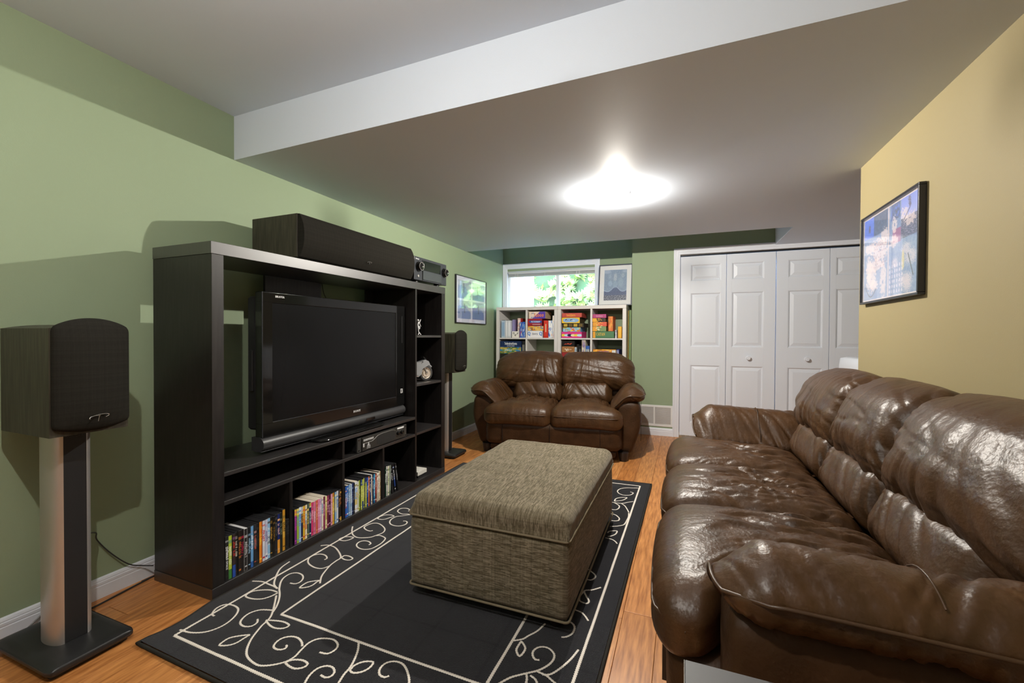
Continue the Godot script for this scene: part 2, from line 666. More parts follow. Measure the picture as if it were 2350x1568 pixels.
func shell() -> void:
	# floor: a slab, and the laminate boards on it
	var slab := struct("floor", box_of(Vector3(-0.12, -0.2, BACK - 0.14), Vector3(4.72, -0.009, 2.62), 0.0), M["dark_foot"])
	var r := RandomNumberGenerator.new()
	r.seed = 3
	var wide := 0.1275
	var first := 2.0225 - wide * 16
	var shapes := {}
	for i in 37:
		var x0 := first + wide * i
		if x0 > 4.6: break
		var z := 2.5 - r.randf() * 1.2
		if i == 16: z = -1.74 + 1.21 * 3
		elif i == 17: z = -2.2 + 1.21 * 3
		elif i == 14: z = -2.42 + 1.21 * 4
		elif i == 15: z = -2.9 + 1.21 * 4
		var z1 := 2.5
		while z1 > BACK:
			var z0 := maxf(z, BACK)
			if z1 - z0 > 0.004:
				var key := "%.3f" % (z1 - z0)
				if not shapes.has(key):
					var s := Shape.new()
					s.box(Vector3(0, -0.004, 0), Vector3(wide - 0.0009, 0.008, z1 - z0 - 0.0012), 0.0012)
					shapes[key] = s.mesh()
				var b := put("plank", shapes[key], M["laminate_%d" % r.randi_range(0, 5)], slab)
				b.position = Vector3(x0 + wide * 0.5, r.randf() * 0.0003, (z0 + z1) * 0.5)
			z1 = z0
			z -= 1.21
	# walls
	var g: Material = M["paint_green"]
	struct("wall_left", box_of(Vector3(-0.12, -0.2, BACK - 0.14), Vector3(0, 2.5, 2.5), 0.0), g)
	var w := Shape.new()
	w.span(Vector3(0, -0.2, BACK - 0.14), Vector3(1.82, 1.425, BACK), 0.0)
	w.span(Vector3(0, 1.93, BACK - 0.14), Vector3(1.82, 2.5, BACK), 0.0)
	w.span(Vector3(0, 1.425, BACK - 0.14), Vector3(0.045, 1.93, BACK), 0.0)
	w.span(Vector3(1.26, 1.425, BACK - 0.14), Vector3(1.82, 1.93, BACK), 0.0)
	struct("wall_back", w, g)
	w = Shape.new()
	w.span(Vector3(1.69, -0.2, BACK), Vector3(2.17, 2.5, CLOSET), 0.0)
	w.span(Vector3(2.17, 2.0, CLOSET - 0.11), Vector3(4.02, 2.5, CLOSET), 0.0)
	w.span(Vector3(4.02, -0.2, CLOSET - 0.11), Vector3(4.72, 2.5, CLOSET), 0.0)
	struct("wall_closet", w, g)
	w = Shape.new()
	w.span(Vector3(2.05, -0.2, -5.85), Vector3(4.72, 2.5, -5.75), 0.0)
	w.span(Vector3(2.05, -0.2, -5.75), Vector3(2.17, 2.5, CLOSET - 0.12), 0.0)
	w.span(Vector3(4.02, -0.2, -5.75), Vector3(4.14, 2.5, CLOSET - 0.12), 0.0)
	struct("wall_inside_closet", w, M["dark_closet"])
	w = Shape.new()
	w.span(Vector3(RIGHT, -0.2, CORNER), Vector3(RIGHT + 0.12, 2.5, 2.5), 0.003)
	struct("wall_right", w, M["paint_tan"])
	w = Shape.new()
	w.span(Vector3(4.6, -0.2, CLOSET), Vector3(4.72, 2.5, -1.6), 0.0)
	w.span(Vector3(RIGHT + 0.12, -0.2, -1.72), Vector3(4.6, 2.5, -1.6), 0.0)
	struct("wall_hall", w, M["paint_tan"])
	struct("wall_near", box_of(Vector3(-0.12, -0.2, 2.5), Vector3(3.3, 2.5, 2.62), 0.0), M["paint_white"])
	# ceilings
	var c: Material = M["paint_ceiling"]
	struct("ceiling", box_of(Vector3(-0.12, HIGH, BEAM - 0.3), Vector3(RIGHT + 0.12, HIGH + 0.12, 2.62), 0.0), c)
	var low := Shape.new()
	var slant := 0.0264
	var poly := PackedVector2Array([Vector2(0, BEAM), Vector2(RIGHT, BEAM + slant * RIGHT), Vector2(RIGHT, CORNER + 0.1), Vector2(4.72, CORNER + 0.1), Vector2(4.72, CLOSET), Vector2(3.083, CLOSET), Vector2(3.083, NOTCH), Vector2(0, NOTCH)])
	low.xf = Transform3D(Basis(Vector3(1, 0, 0), Vector3(0, 0, 1), Vector3(0, -1, 0)), Vector3(0, 2.48, 0))
	low.extrude(poly, 0.0, 2.48 - LOW, 2.0)
	struct("ceiling_dropped", low, c)
	struct("ceiling_hall", box_of(Vector3(RIGHT + 0.1, LOW, CORNER + 0.08), Vector3(4.72, LOW + 0.2, -1.6), 0.0), c)
	struct("ceiling_window", box_of(Vector3(-0.12, 2.42, BACK - 0.14), Vector3(4.72, 2.54, NOTCH + 0.2), 0.0), c)
	# skirting
	var prof := PackedVector2Array([Vector2(0, 0), Vector2(0.013, 0), Vector2(0.013, 0.05), Vector2(0.011, 0.053), Vector2(0.0125, 0.056), Vector2(0.0125, 0.066), Vector2(0.0095, 0.069), Vector2(0.011, 0.072), Vector2(0.008, 0.08), Vector2(0.003, 0.084), Vector2(0, 0.084)])
	for e in [["baseboard_left", Vector3(0, 0, 2.5), PI, 2.5 - BACK], ["baseboard_closet", Vector3(2.13, 0, CLOSET), PI * 1.5, 0.43], ["baseboard_back", Vector3(1.69, 0, BACK), PI * 1.5, 1.69], ["baseboard_right", Vector3(RIGHT, 0, CORNER), 0.0, 2.5 - CORNER]]:
		var s := Shape.new()
		# the profile stands against a wall, its x out of the wall
		var out: Vector3 = {"baseboard_left": Vector3.RIGHT, "baseboard_closet": Vector3.BACK, "baseboard_back": Vector3.BACK, "baseboard_right": Vector3.LEFT}[e[0]]
		var along: Vector3 = {"baseboard_left": Vector3.FORWARD, "baseboard_closet": Vector3.LEFT, "baseboard_back": Vector3.LEFT, "baseboard_right": Vector3.BACK}[e[0]]
		s.xf = Transform3D(Basis(out, Vector3.UP, along), e[1])
		s.extrude(prof, 0.0, e[3], 0.95)
		struct(e[0], s, M["trim_white"])


func casing(a: Vector2, b: Vector2, z: float, inward: Vector2, w: float) -> Shape:   # a moulded strip from a to b on a wall facing +z; `inward` points to the opening
	var s := Shape.new()
	var along := Vector3(b.x - a.x, b.y - a.y, 0)
	var prof := PackedVector2Array([Vector2(0, 0), Vector2(0, 0.016), Vector2(0.010, 0.018), Vector2(0.014, 0.015), Vector2(0.022, 0.015), Vector2(0.026, 0.012), Vector2(w * 0.6, 0.012), Vector2(w * 0.66, 0.009), Vector2(w - 0.006, 0.009), Vector2(w, 0.006), Vector2(w, 0)])
	s.xf = Transform3D(Basis(Vector3(inward.x, inward.y, 0), Vector3(0, 0, 1), along.normalized()), Vector3(a.x, a.y, z))
	s.extrude(prof, 0.0, along.length(), 0.95)
	return s


func window() -> void:
	var white: Material = M["window_vinyl"]
	var win := struct("window_1", casing(Vector2(0.002, 2.04), Vector2(1.281, 2.04), BACK, Vector2(0, -1), 0.068), M["trim_white"])
	put("casing", casing(Vector2(0.002, 1.43), Vector2(0.002, 2.04), BACK + 0.0003, Vector2(1, 0), 0.062), M["trim_white"], win)
	put("casing", casing(Vector2(1.281, 1.43), Vector2(1.281, 2.04), BACK + 0.0003, Vector2(-1, 0), 0.062), M["trim_white"], win)
	var f := Shape.new()
	var z0 := BACK - 0.11
	var z1 := BACK - 0.055
	f.span(Vector3(0.045, 1.425, z0), Vector3(1.26, 1.465, z1))
	f.span(Vector3(0.045, 1.90, z0), Vector3(1.26, 1.94, z1))
	f.span(Vector3(0.045, 1.425, z0), Vector3(0.085, 1.94, z1))
	f.span(Vector3(1.222, 1.425, z0), Vector3(1.26, 1.94, z1))
	put("frame", f, white, win)
	put("sill", box_of(Vector3(0.046, 1.425, BACK - 0.05), Vector3(1.259, 1.437, BACK + 0.008), 0.003), M["trim_white"], win)
	var j := Shape.new()
	j.span(Vector3(0.04, 1.426, z1), Vector3(0.05, 1.94, BACK + 0.004))
	j.span(Vector3(1.255, 1.426, z1), Vector3(1.265, 1.94, BACK + 0.004))
	j.span(Vector3(0.04, 1.93, z1), Vector3(1.265, 1.94, BACK + 0.004))
	put("jamb", j, M["trim_white"], win)
	put("mullion", box_of(Vector3(0.715, 1.46, z0 + 0.01), Vector3(0.757, 1.905, z1 + 0.01)), white, win)
	put("pane", box_of(Vector3(0.08, 1.46, z0 + 0.022), Vector3(0.72, 1.905, z0 + 0.026), 0.0), M["pane_glass"], win)
	put("pane", box_of(Vector3(0.75, 1.46, z0 + 0.032), Vector3(1.225, 1.905, z0 + 0.036), 0.0), M["pane_glass"], win)
	# the blind, drawn up under the head of the window
	var b := thing("window_blind", "white slatted blind drawn up into a flat stack at the top of the window", "blind", Vector3(0.655, 1.93, BACK - 0.028))
	put("headrail", box_of(Vector3(-0.585, -0.022, -0.018), Vector3(0.585, 0, 0.018), 0.002), M["blind"], b)
	for k in 8:
		var s := Shape.new()
		s.box(Vector3(0, -0.0255 - 0.0036 * k, 0.001 * (k % 2)), Vector3(1.165, 0.0022, 0.026), 0.0008)
		put("slat", s, M["blind"], b)
	put("bottom_rail", box_of(Vector3(-0.583, -0.064, -0.013), Vector3(0.583, -0.054, 0.013), 0.002), M["blind"], b)
	for x in [-0.49, -0.45, -0.08, 0.33, 0.37]:
		put("ladder_cord", box_of(Vector3(x - 0.002, -0.066, 0.014), Vector3(x + 0.002, -0.018, 0.0165), 0.0005), M["window_vinyl"], b)


func outside() -> void:
	# ground at the height of the window, a white light well wall, a hedge in the sun
	var gr := Shape.new()
	gr.span(Vector3(-9, 1.0, -16), Vector3(10, 1.2, BACK - 0.9), 0.0)
	struct("ground_outside", gr, mat("lawn", lin(0.10, 0.14, 0.05), 0.95))
	tag(put("well_wall", box_of(Vector3(-0.30, 0.9, -6.9), Vector3(-0.12, 2.2, BACK - 0.145), 0.01), mat("well_paint", lin(0.85, 0.85, 0.85), 0.8)), "white painted wall seen through the left edge of the window", "wall")
	var h := thing("hedge", "sunlit leafy hedge filling the view through the window", "hedge", Vector3(0.9, 1.2, -8.2))
	var core := Shape.new()
	var nz := noise(0.9, 71, 3)
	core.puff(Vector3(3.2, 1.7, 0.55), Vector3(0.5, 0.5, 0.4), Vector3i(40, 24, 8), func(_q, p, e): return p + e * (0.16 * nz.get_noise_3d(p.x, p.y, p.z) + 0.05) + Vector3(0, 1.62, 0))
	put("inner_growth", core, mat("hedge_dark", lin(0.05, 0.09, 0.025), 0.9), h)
	var leaf := Shape.new()
	for k in 5:
		var t := (k - 2) * 0.42
		leaf.xf = Transform3D(Basis(Vector3.BACK, t) * Basis(Vector3.UP, 0.25 * (k - 2)), Vector3.ZERO)
		var a := leaf.at(Vector3(0, 0, 0), Vector3(0, 0.2, 1))
		var b := leaf.at(Vector3(-0.014, 0.045, 0.006), Vector3(-0.3, 0.2, 1))
		var c := leaf.at(Vector3(0, 0.095, 0.0), Vector3(0, 0.3, 1))
		var d := leaf.at(Vector3(0.014, 0.045, 0.006), Vector3(0.3, 0.2, 1))
		leaf.quad(a, b, c, d)
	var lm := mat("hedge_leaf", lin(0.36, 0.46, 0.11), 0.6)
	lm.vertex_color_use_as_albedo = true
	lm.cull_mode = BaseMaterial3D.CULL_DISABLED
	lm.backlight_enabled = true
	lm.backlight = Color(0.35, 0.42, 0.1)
	var mm := MultiMesh.new()
	mm.transform_format = MultiMesh.TRANSFORM_3D
	mm.use_colors = true
	mm.mesh = leaf.mesh()
	mm.instance_count = 9000
	var r := RandomNumberGenerator.new()
	r.seed = 12
	var cl := noise(1.5, 72, 2)
	for i in 9000:
		var x := r.randf_range(-3.1, 3.1)
		var y := r.randf_range(0.05, 3.3)
		var bulge := 0.62 + 0.30 * cl.get_noise_2d(x * 2.0, y * 2.0) + 0.16 * nz.get_noise_2d(x, y)
		var p := Vector3(x, y, bulge + r.randf_range(-0.12, 0.1))
		var b := Basis(Vector3.BACK, r.randf_range(-1.4, 1.4)) * Basis(Vector3.RIGHT, r.randf_range(-0.9, 0.5)) * Basis(Vector3.UP, r.randf_range(-0.8, 0.8))
		mm.set_instance_transform(i, Transform3D(b.scaled(Vector3.ONE * r.randf_range(0.8, 1.7)), p))
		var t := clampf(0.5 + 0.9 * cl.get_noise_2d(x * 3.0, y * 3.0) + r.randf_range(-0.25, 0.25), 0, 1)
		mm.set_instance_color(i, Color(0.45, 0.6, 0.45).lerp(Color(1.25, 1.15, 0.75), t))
	var mi := MultiMeshInstance3D.new()
	mi.name = "foliage"
	mi.multimesh = mm
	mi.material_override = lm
	mi.set_meta("kind", "stuff")
	h.add_child(mi, true)


func closet_doors() -> void:
	var tm: Material = M["trim_white"]
	var tr := struct("trim_1", casing(Vector2(2.13, 0.0), Vector2(2.13, 2.045), CLOSET, Vector2(1, 0), 0.066), tm)
	put("casing", casing(Vector2(2.13, 2.045), Vector2(4.06, 2.045), CLOSET + 0.0004, Vector2(0, -1), 0.066), tm, tr)
	put("casing", casing(Vector2(4.06, 0.0), Vector2(4.06, 2.045), CLOSET, Vector2(-1, 0), 0.066), tm, tr)
	put("jamb", box_of(Vector3(2.165, 0, CLOSET - 0.11), Vector3(2.194, 2.0, CLOSET + 0.001)), tm, tr)
	put("jamb", box_of(Vector3(3.997, 0, CLOSET - 0.11), Vector3(4.03, 2.0, CLOSET + 0.001)), tm, tr)
	put("head", box_of(Vector3(2.165, 1.978, CLOSET - 0.11), Vector3(4.03, 2.0, CLOSET + 0.001)), tm, tr)
	put("track", box_of(Vector3(2.195, 1.966, CLOSET - 0.06), Vector3(3.99, 1.978, CLOSET - 0.02)), M["satin_black"], tr)
	var x := 2.200
	for k in 4:
		var w := 0.4455
		var left := 0.103 if k % 2 == 0 else 0.05
		var right := w - 0.05 if k % 2 == 0 else w - 0.103
		var d := struct("door_%d" % (k + 1), leaf_body(w, left, right), M["door_white"])
		d.position = Vector3(x, 0, CLOSET - 0.012)
		for r in [[0.165, 0.79], [0.985, 1.562], [1.69, 1.868]]:
			put("panel", leaf_panel(left, right, r[0], r[1]), M["door_white"], d)
		if k == 1 or k == 2:
			var kn := Shape.new()
			kn.xf = Transform3D(Basis(Vector3.RIGHT, PI / 2), Vector3(0.207 if k == 1 else 0.264, 0.876, 0))
			kn.lathe([Vector2(0, 0), Vector2(0.022, 0), Vector2(0.021, 0.005), Vector2(0.011, 0.008), Vector2(0.010, 0.016), Vector2(0.018, 0.024), Vector2(0.021, 0.031), Vector2(0.018, 0.037), Vector2(0.010, 0.035), Vector2(0.006, 0.037), Vector2(0, 0.037)], 28)
			put("knob", kn, M["trim_white"], d)
		x += w + (0.0035 if k != 1 else 0.006)


func leaf_body(w: float, left: float, right: float) -> Shape:   # stiles and rails round three openings
	var s := Shape.new()
	var y := [0.022, 0.165, 0.79, 0.985, 1.562, 1.69, 1.868, 1.957]
	s.span(Vector3(0, y[0], -0.032), Vector3(left, y[7], 0), 0.0015)
	s.span(Vector3(right, y[0], -0.032), Vector3(w, y[7], 0), 0.0015)
	for k in 4:
		s.span(Vector3(left - 0.0005, y[k * 2], -0.0318), Vector3(right + 0.0005, y[k * 2 + 1], -0.0001), 0.0)
	s.span(Vector3(0.04, 0.1, -0.030), Vector3(w - 0.04, 1.9, -0.022), 0.0)
	return s


func leaf_panel(x0: float, x1: float, y0: float, y1: float) -> Shape:   # a moulded, raised panel
	var s := Shape.new()
	var steps := [[0.0, 0.0], [0.006, -0.0015], [0.014, -0.011], [0.018, -0.011], [0.046, -0.0035], [0.048, -0.003]]
	for i in steps.size() - 1:
		var a: float = steps[i][0]
		var b: float = steps[i + 1][0]
		var za: float = steps[i][1]
		var zb: float = steps[i + 1][1]
		var p := [Vector3(x0 + a, y0 + a, za), Vector3(x1 - a, y0 + a, za), Vector3(x1 - a, y1 - a, za), Vector3(x0 + a, y1 - a, za)]
		var q := [Vector3(x0 + b, y0 + b, zb), Vector3(x1 - b, y0 + b, zb), Vector3(x1 - b, y1 - b, zb), Vector3(x0 + b, y1 - b, zb)]
		for k in 4: s.face(p[k], p[(k + 1) % 4], q[(k + 1) % 4], q[k])
	s.face(Vector3(x0 + 0.048, y0 + 0.048, -0.003), Vector3(x1 - 0.048, y0 + 0.048, -0.003), Vector3(x1 - 0.048, y1 - 0.048, -0.003), Vector3(x0 + 0.048, y1 - 0.048, -0.003))
	return s


func media_unit() -> void:
	var t := thing("media_unit", "large black-brown wooden media unit with open shelves round the television, against the green wall", "media unit", UNIT, UNIT_TURN)
	var m: Material = M["black_brown"]
	var e: Material = M["black_brown_end"]
	var L := 1.805
	var D := 0.39
	var b := func(called: String, s0: float, s1: float, y0: float, y1: float, x0 := 0.0, x1 := D, mm := m, bev := 0.0012): put(called, box_of(Vector3(x0, y0, -s1), Vector3(x1, y1, -s0), bev), mm, t)
	b.call("top_board", -0.002, L + 0.002, 1.4195, 1.47)
	b.call("bottom_board", -0.002, L + 0.002, 0.0, 0.047)
	b.call("side_panel", 0.0, 0.0495, 0.0475, 1.419, 0.0, D, e)
	b.call("side_panel", L - 0.0495, L, 0.0475, 1.419, 0.0, D, e)
	b.call("upright", 1.411, 1.4295, 0.0475, 1.419, 0.0, D - 0.004, e)
	b.call("shelf", 0.0496, 1.4108, 0.494, 0.512, 0.0, D - 0.003)
	b.call("shelf", 0.0496, 1.4108, 0.372, 0.390, 0.0, D - 0.003)
	for y in [1.093, 0.743, 0.393]: b.call("shelf", 1.4298, L - 0.0498, y - 0.017, y, 0.0, D - 0.004)
	for s in [0.381, 0.727, 1.071]: b.call("divider", s - 0.0085, s + 0.0085, 0.0475, 0.3715, 0.0, D - 0.006, e)
	b.call("divider", 0.7185, 0.7355, 0.3905, 0.4935, 0.0, D - 0.006, e)
	b.call("back_panel", 1.4298, L - 0.0498, 0.0475, 1.419, 0.002, 0.008, e, 0.0)
	b.call("back_panel", 0.16, 1.4108, 0.0475, 0.494, 0.002, 0.008, e, 0.0)
	b.call("back_panel", 0.527, 0.919, 0.512, 1.419, 0.002, 0.018, e, 0.001)
	b.call("back_panel", 1.33, 1.4108, 0.512, 1.419, 0.002, 0.018, e, 0.001)


func television() -> void:
	var t := thing("television", "large black flat television with a curved speaker bar, standing in the media unit", "television", on_unit(0.845, 0.512, 0.255), UNIT_TURN)
	# local: x out of the wall, z towards the near end; the frame is 1.112 wide
	var g: Material = M["gloss_black"]
	var w := 0.556
	var yb := 0.085
	var yt := 0.785
	var f := Shape.new()
	f.span(Vector3(0.0, yb, -w), Vector3(0.05, yb + 0.068, w), 0.003)
	f.span(Vector3(0.0, yt - 0.052, -w), Vector3(0.05, yt, w), 0.003)
	f.span(Vector3(0.0, yb + 0.06, w - 0.056), Vector3(0.05, yt - 0.045, w), 0.003)
	f.span(Vector3(0.0, yb + 0.06, -w), Vector3(0.05, yt - 0.045, -w + 0.105), 0.003)
	put("frame", f, g, t)
	put("screen", box_of(Vector3(0.02, yb + 0.06, -w + 0.10), Vector3(0.0465, yt - 0.048, w - 0.054), 0.0005), M["tv_screen"], t)
	put("housing", box_of(Vector3(-0.065, yb + 0.03, -w + 0.02), Vector3(0.0, yt - 0.02, w - 0.004), 0.012), M["satin_black"], t)
	put("side_controls", box_of(Vector3(-0.03, yb + 0.22, w - 0.006), Vector3(-0.01, yb + 0.42, w + 0.009), 0.004), M["satin_black"], t)
	put("side_slit", box_of(Vector3(0.0495, yt - 0.26, -w + 0.034), Vector3(0.0508, yt - 0.07, -w + 0.038), 0.0003), M["tv_bar"], t)
	put("trim_line", box_of(Vector3(0.0495, yb + 0.0655, -w + 0.10), Vector3(0.0508, yb + 0.068, w - 0.056), 0.0003), M["face_panel"], t)
	put("rim_line", box_of(Vector3(0.046, yb, w - 0.0018), Vector3(0.0508, yt, w + 0.0004), 0.0004), M["face_panel"], t)
	# the bowed speaker bar under the frame
	var bar := Shape.new()
	var p := PackedVector2Array()
	for i in 13:
		var a := -PI * 0.42 + PI * 0.84 * i / 12.0
		p.append(Vector2(0.018 + 0.046 * cos(a), 0.052 + 0.036 * sin(a)))
	p.append(Vector2(0.0, 0.085)); p.append(Vector2(-0.02, 0.085)); p.append(Vector2(-0.02, 0.020)); p.append(Vector2(0.0, 0.018))
	bar.extrude(p, -w + 0.012, w + 0.004, 0.7)
	put("speaker_bar", bar, M["tv_bar"], t)
	put("bar_edge", box_of(Vector3(0.0, 0.016, -w + 0.012), Vector3(0.045, 0.019, w + 0.004), 0.001), M["face_panel"], t)
	put("sensor_window", box_of(Vector3(0.0655, 0.042, -0.22), Vector3(0.0665, 0.058, -0.14), 0.0004), g, t)
	put("neck", box_of(Vector3(-0.05, 0.012, -0.12), Vector3(0.01, 0.2, 0.12), 0.006), M["satin_black"], t)
	var foot := Shape.new()
	foot.puff(Vector3(0.125, 0.0085, 0.27), Vector3(0.05, 0.006, 0.05), Vector3i(12, 4, 12), func(q, pp, _e): return pp + Vector3(0.0, 0.0085 + (0.006 * (1.0 - q.z * q.z) * (0.5 - 0.5 * q.x) if q.y > 0 else 0.0), 0))
	put("foot", foot, M["gloss_black"], t)
	var r := Vector3(0, 0, -1)
	letters("lettering", "SONY", 0.0125, 0.062, look(Vector3(0.0508, yb + 0.030, -0.075), r, Vector3.UP), M["print_white"], t, "Droid Serif")
	letters("lettering", "BRAVIA", 0.0095, 0.052, look(Vector3(0.0508, yt - 0.019, w - 0.095), r, Vector3.UP), M["print_white"], t, "Droid Serif")
	var st := Shape.new()
	st.span(Vector3(0.0503, yb + 0.087, -w + 0.028), Vector3(0.051, yb + 0.117, -w + 0.052), 0.0003)
	put("sticker", st, M["silver_paint"], t)
	letters("sticker_mark", "E", 0.020, 0.013, look(Vector3(0.0512, yb + 0.102, -w + 0.04), r, Vector3.UP), M["gloss_black"], t)


func ottoman() -> void:
	var t := thing("ottoman", "rectangular storage ottoman covered in grey-olive woven cloth, standing on the rug", "ottoman", Vector3(1.524, 0.012, -2.01))
	var h := Vector3(0.334, 0.142, 0.52)
	var nz := noise(3.0, 81, 2)
	var body := Shape.new()
	body.puff(h, Vector3(0.016, 0.012, 0.016), Vector3i(24, 14, 30), func(q, p, e):
		var o: Vector3 = p + Vector3(0, 0.192, 0)
		o += e * 0.0025 * nz.get_noise_3d(p.x * 2, p.y * 2, p.z * 2)
		o += Vector3(signf(q.x) * 0.003, 0, signf(q.z) * 0.003) * (1.0 - q.y * q.y)
		return o)
	put("body", body, M["tweed"], t)
	var lid := Shape.new()
	lid.puff(Vector3(0.338, 0.046, 0.524), Vector3(0.055, 0.045, 0.055), Vector3i(40, 14, 60), func(q, p, e):
		var o: Vector3 = p + Vector3(0, 0.386, 0)
		if q.y > 0: o.y += 0.012 * (1.0 - q.x * q.x) * (1.0 - q.z * q.z) * q.y
		else:
			o.x = lerpf(o.x, signf(q.x) * 0.337 if absf(q.x) > 0.83 else o.x, minf(1, -q.y * 1.5))
			o.z = lerpf(o.z, signf(q.z) * 0.523 if absf(q.z) > 0.89 else o.z, minf(1, -q.y * 1.5))
		return o + e * 0.002 * nz.get_noise_3d(p.x * 3, p.y * 3, p.z * 3))
	put("lid", lid, M["tweed_lid"], t)
	for y in [0.0535, 0.342]:
		var ring := []
		for c in [[1, 1], [-1, 1], [-1, -1], [1, -1]]:
			for i in 5:
				var a := atan2(c[1], c[0]) - PI / 4 + PI / 2 * i / 4.0
				ring.append(Vector3(c[0] * 0.322 + 0.016 * cos(a), y, c[1] * 0.508 + 0.016 * sin(a)))
		var w := Shape.new()
		w.tube(ring, 0.0045, 8, true)
		put("piping", w, M["tweed_welt"], t)
	put("plinth", box_of(Vector3(-0.305, 0.022, -0.49), Vector3(0.305, 0.058, 0.49), 0.004), M["dark_foot"], t)
	for c in [[1, 1], [-1, 1], [-1, -1], [1, -1]]:
		var f := Shape.new()
		f.xf.origin = Vector3(c[0] * 0.275, 0, c[1] * 0.46)
		f.lathe([Vector2(0, 0), Vector2(0.022, 0), Vector2(0.030, 0.052), Vector2(0, 0.052)], 20)
		put("foot", f, M["dark_foot"], t)


func sofas() -> void:
	sofa("loveseat", 2, 0.505, Vector3(1.150, 0, -3.61), deg_to_rad(6.6), 5, "brown leather two-seat sofa facing the room in front of the white bookcases", "loveseat")
	sofa("sofa", 3, 0.545, Vector3(2.17, 0, -2.045), -PI / 2, 9, "long brown leather three-seat sofa along the tan wall", "sofa")


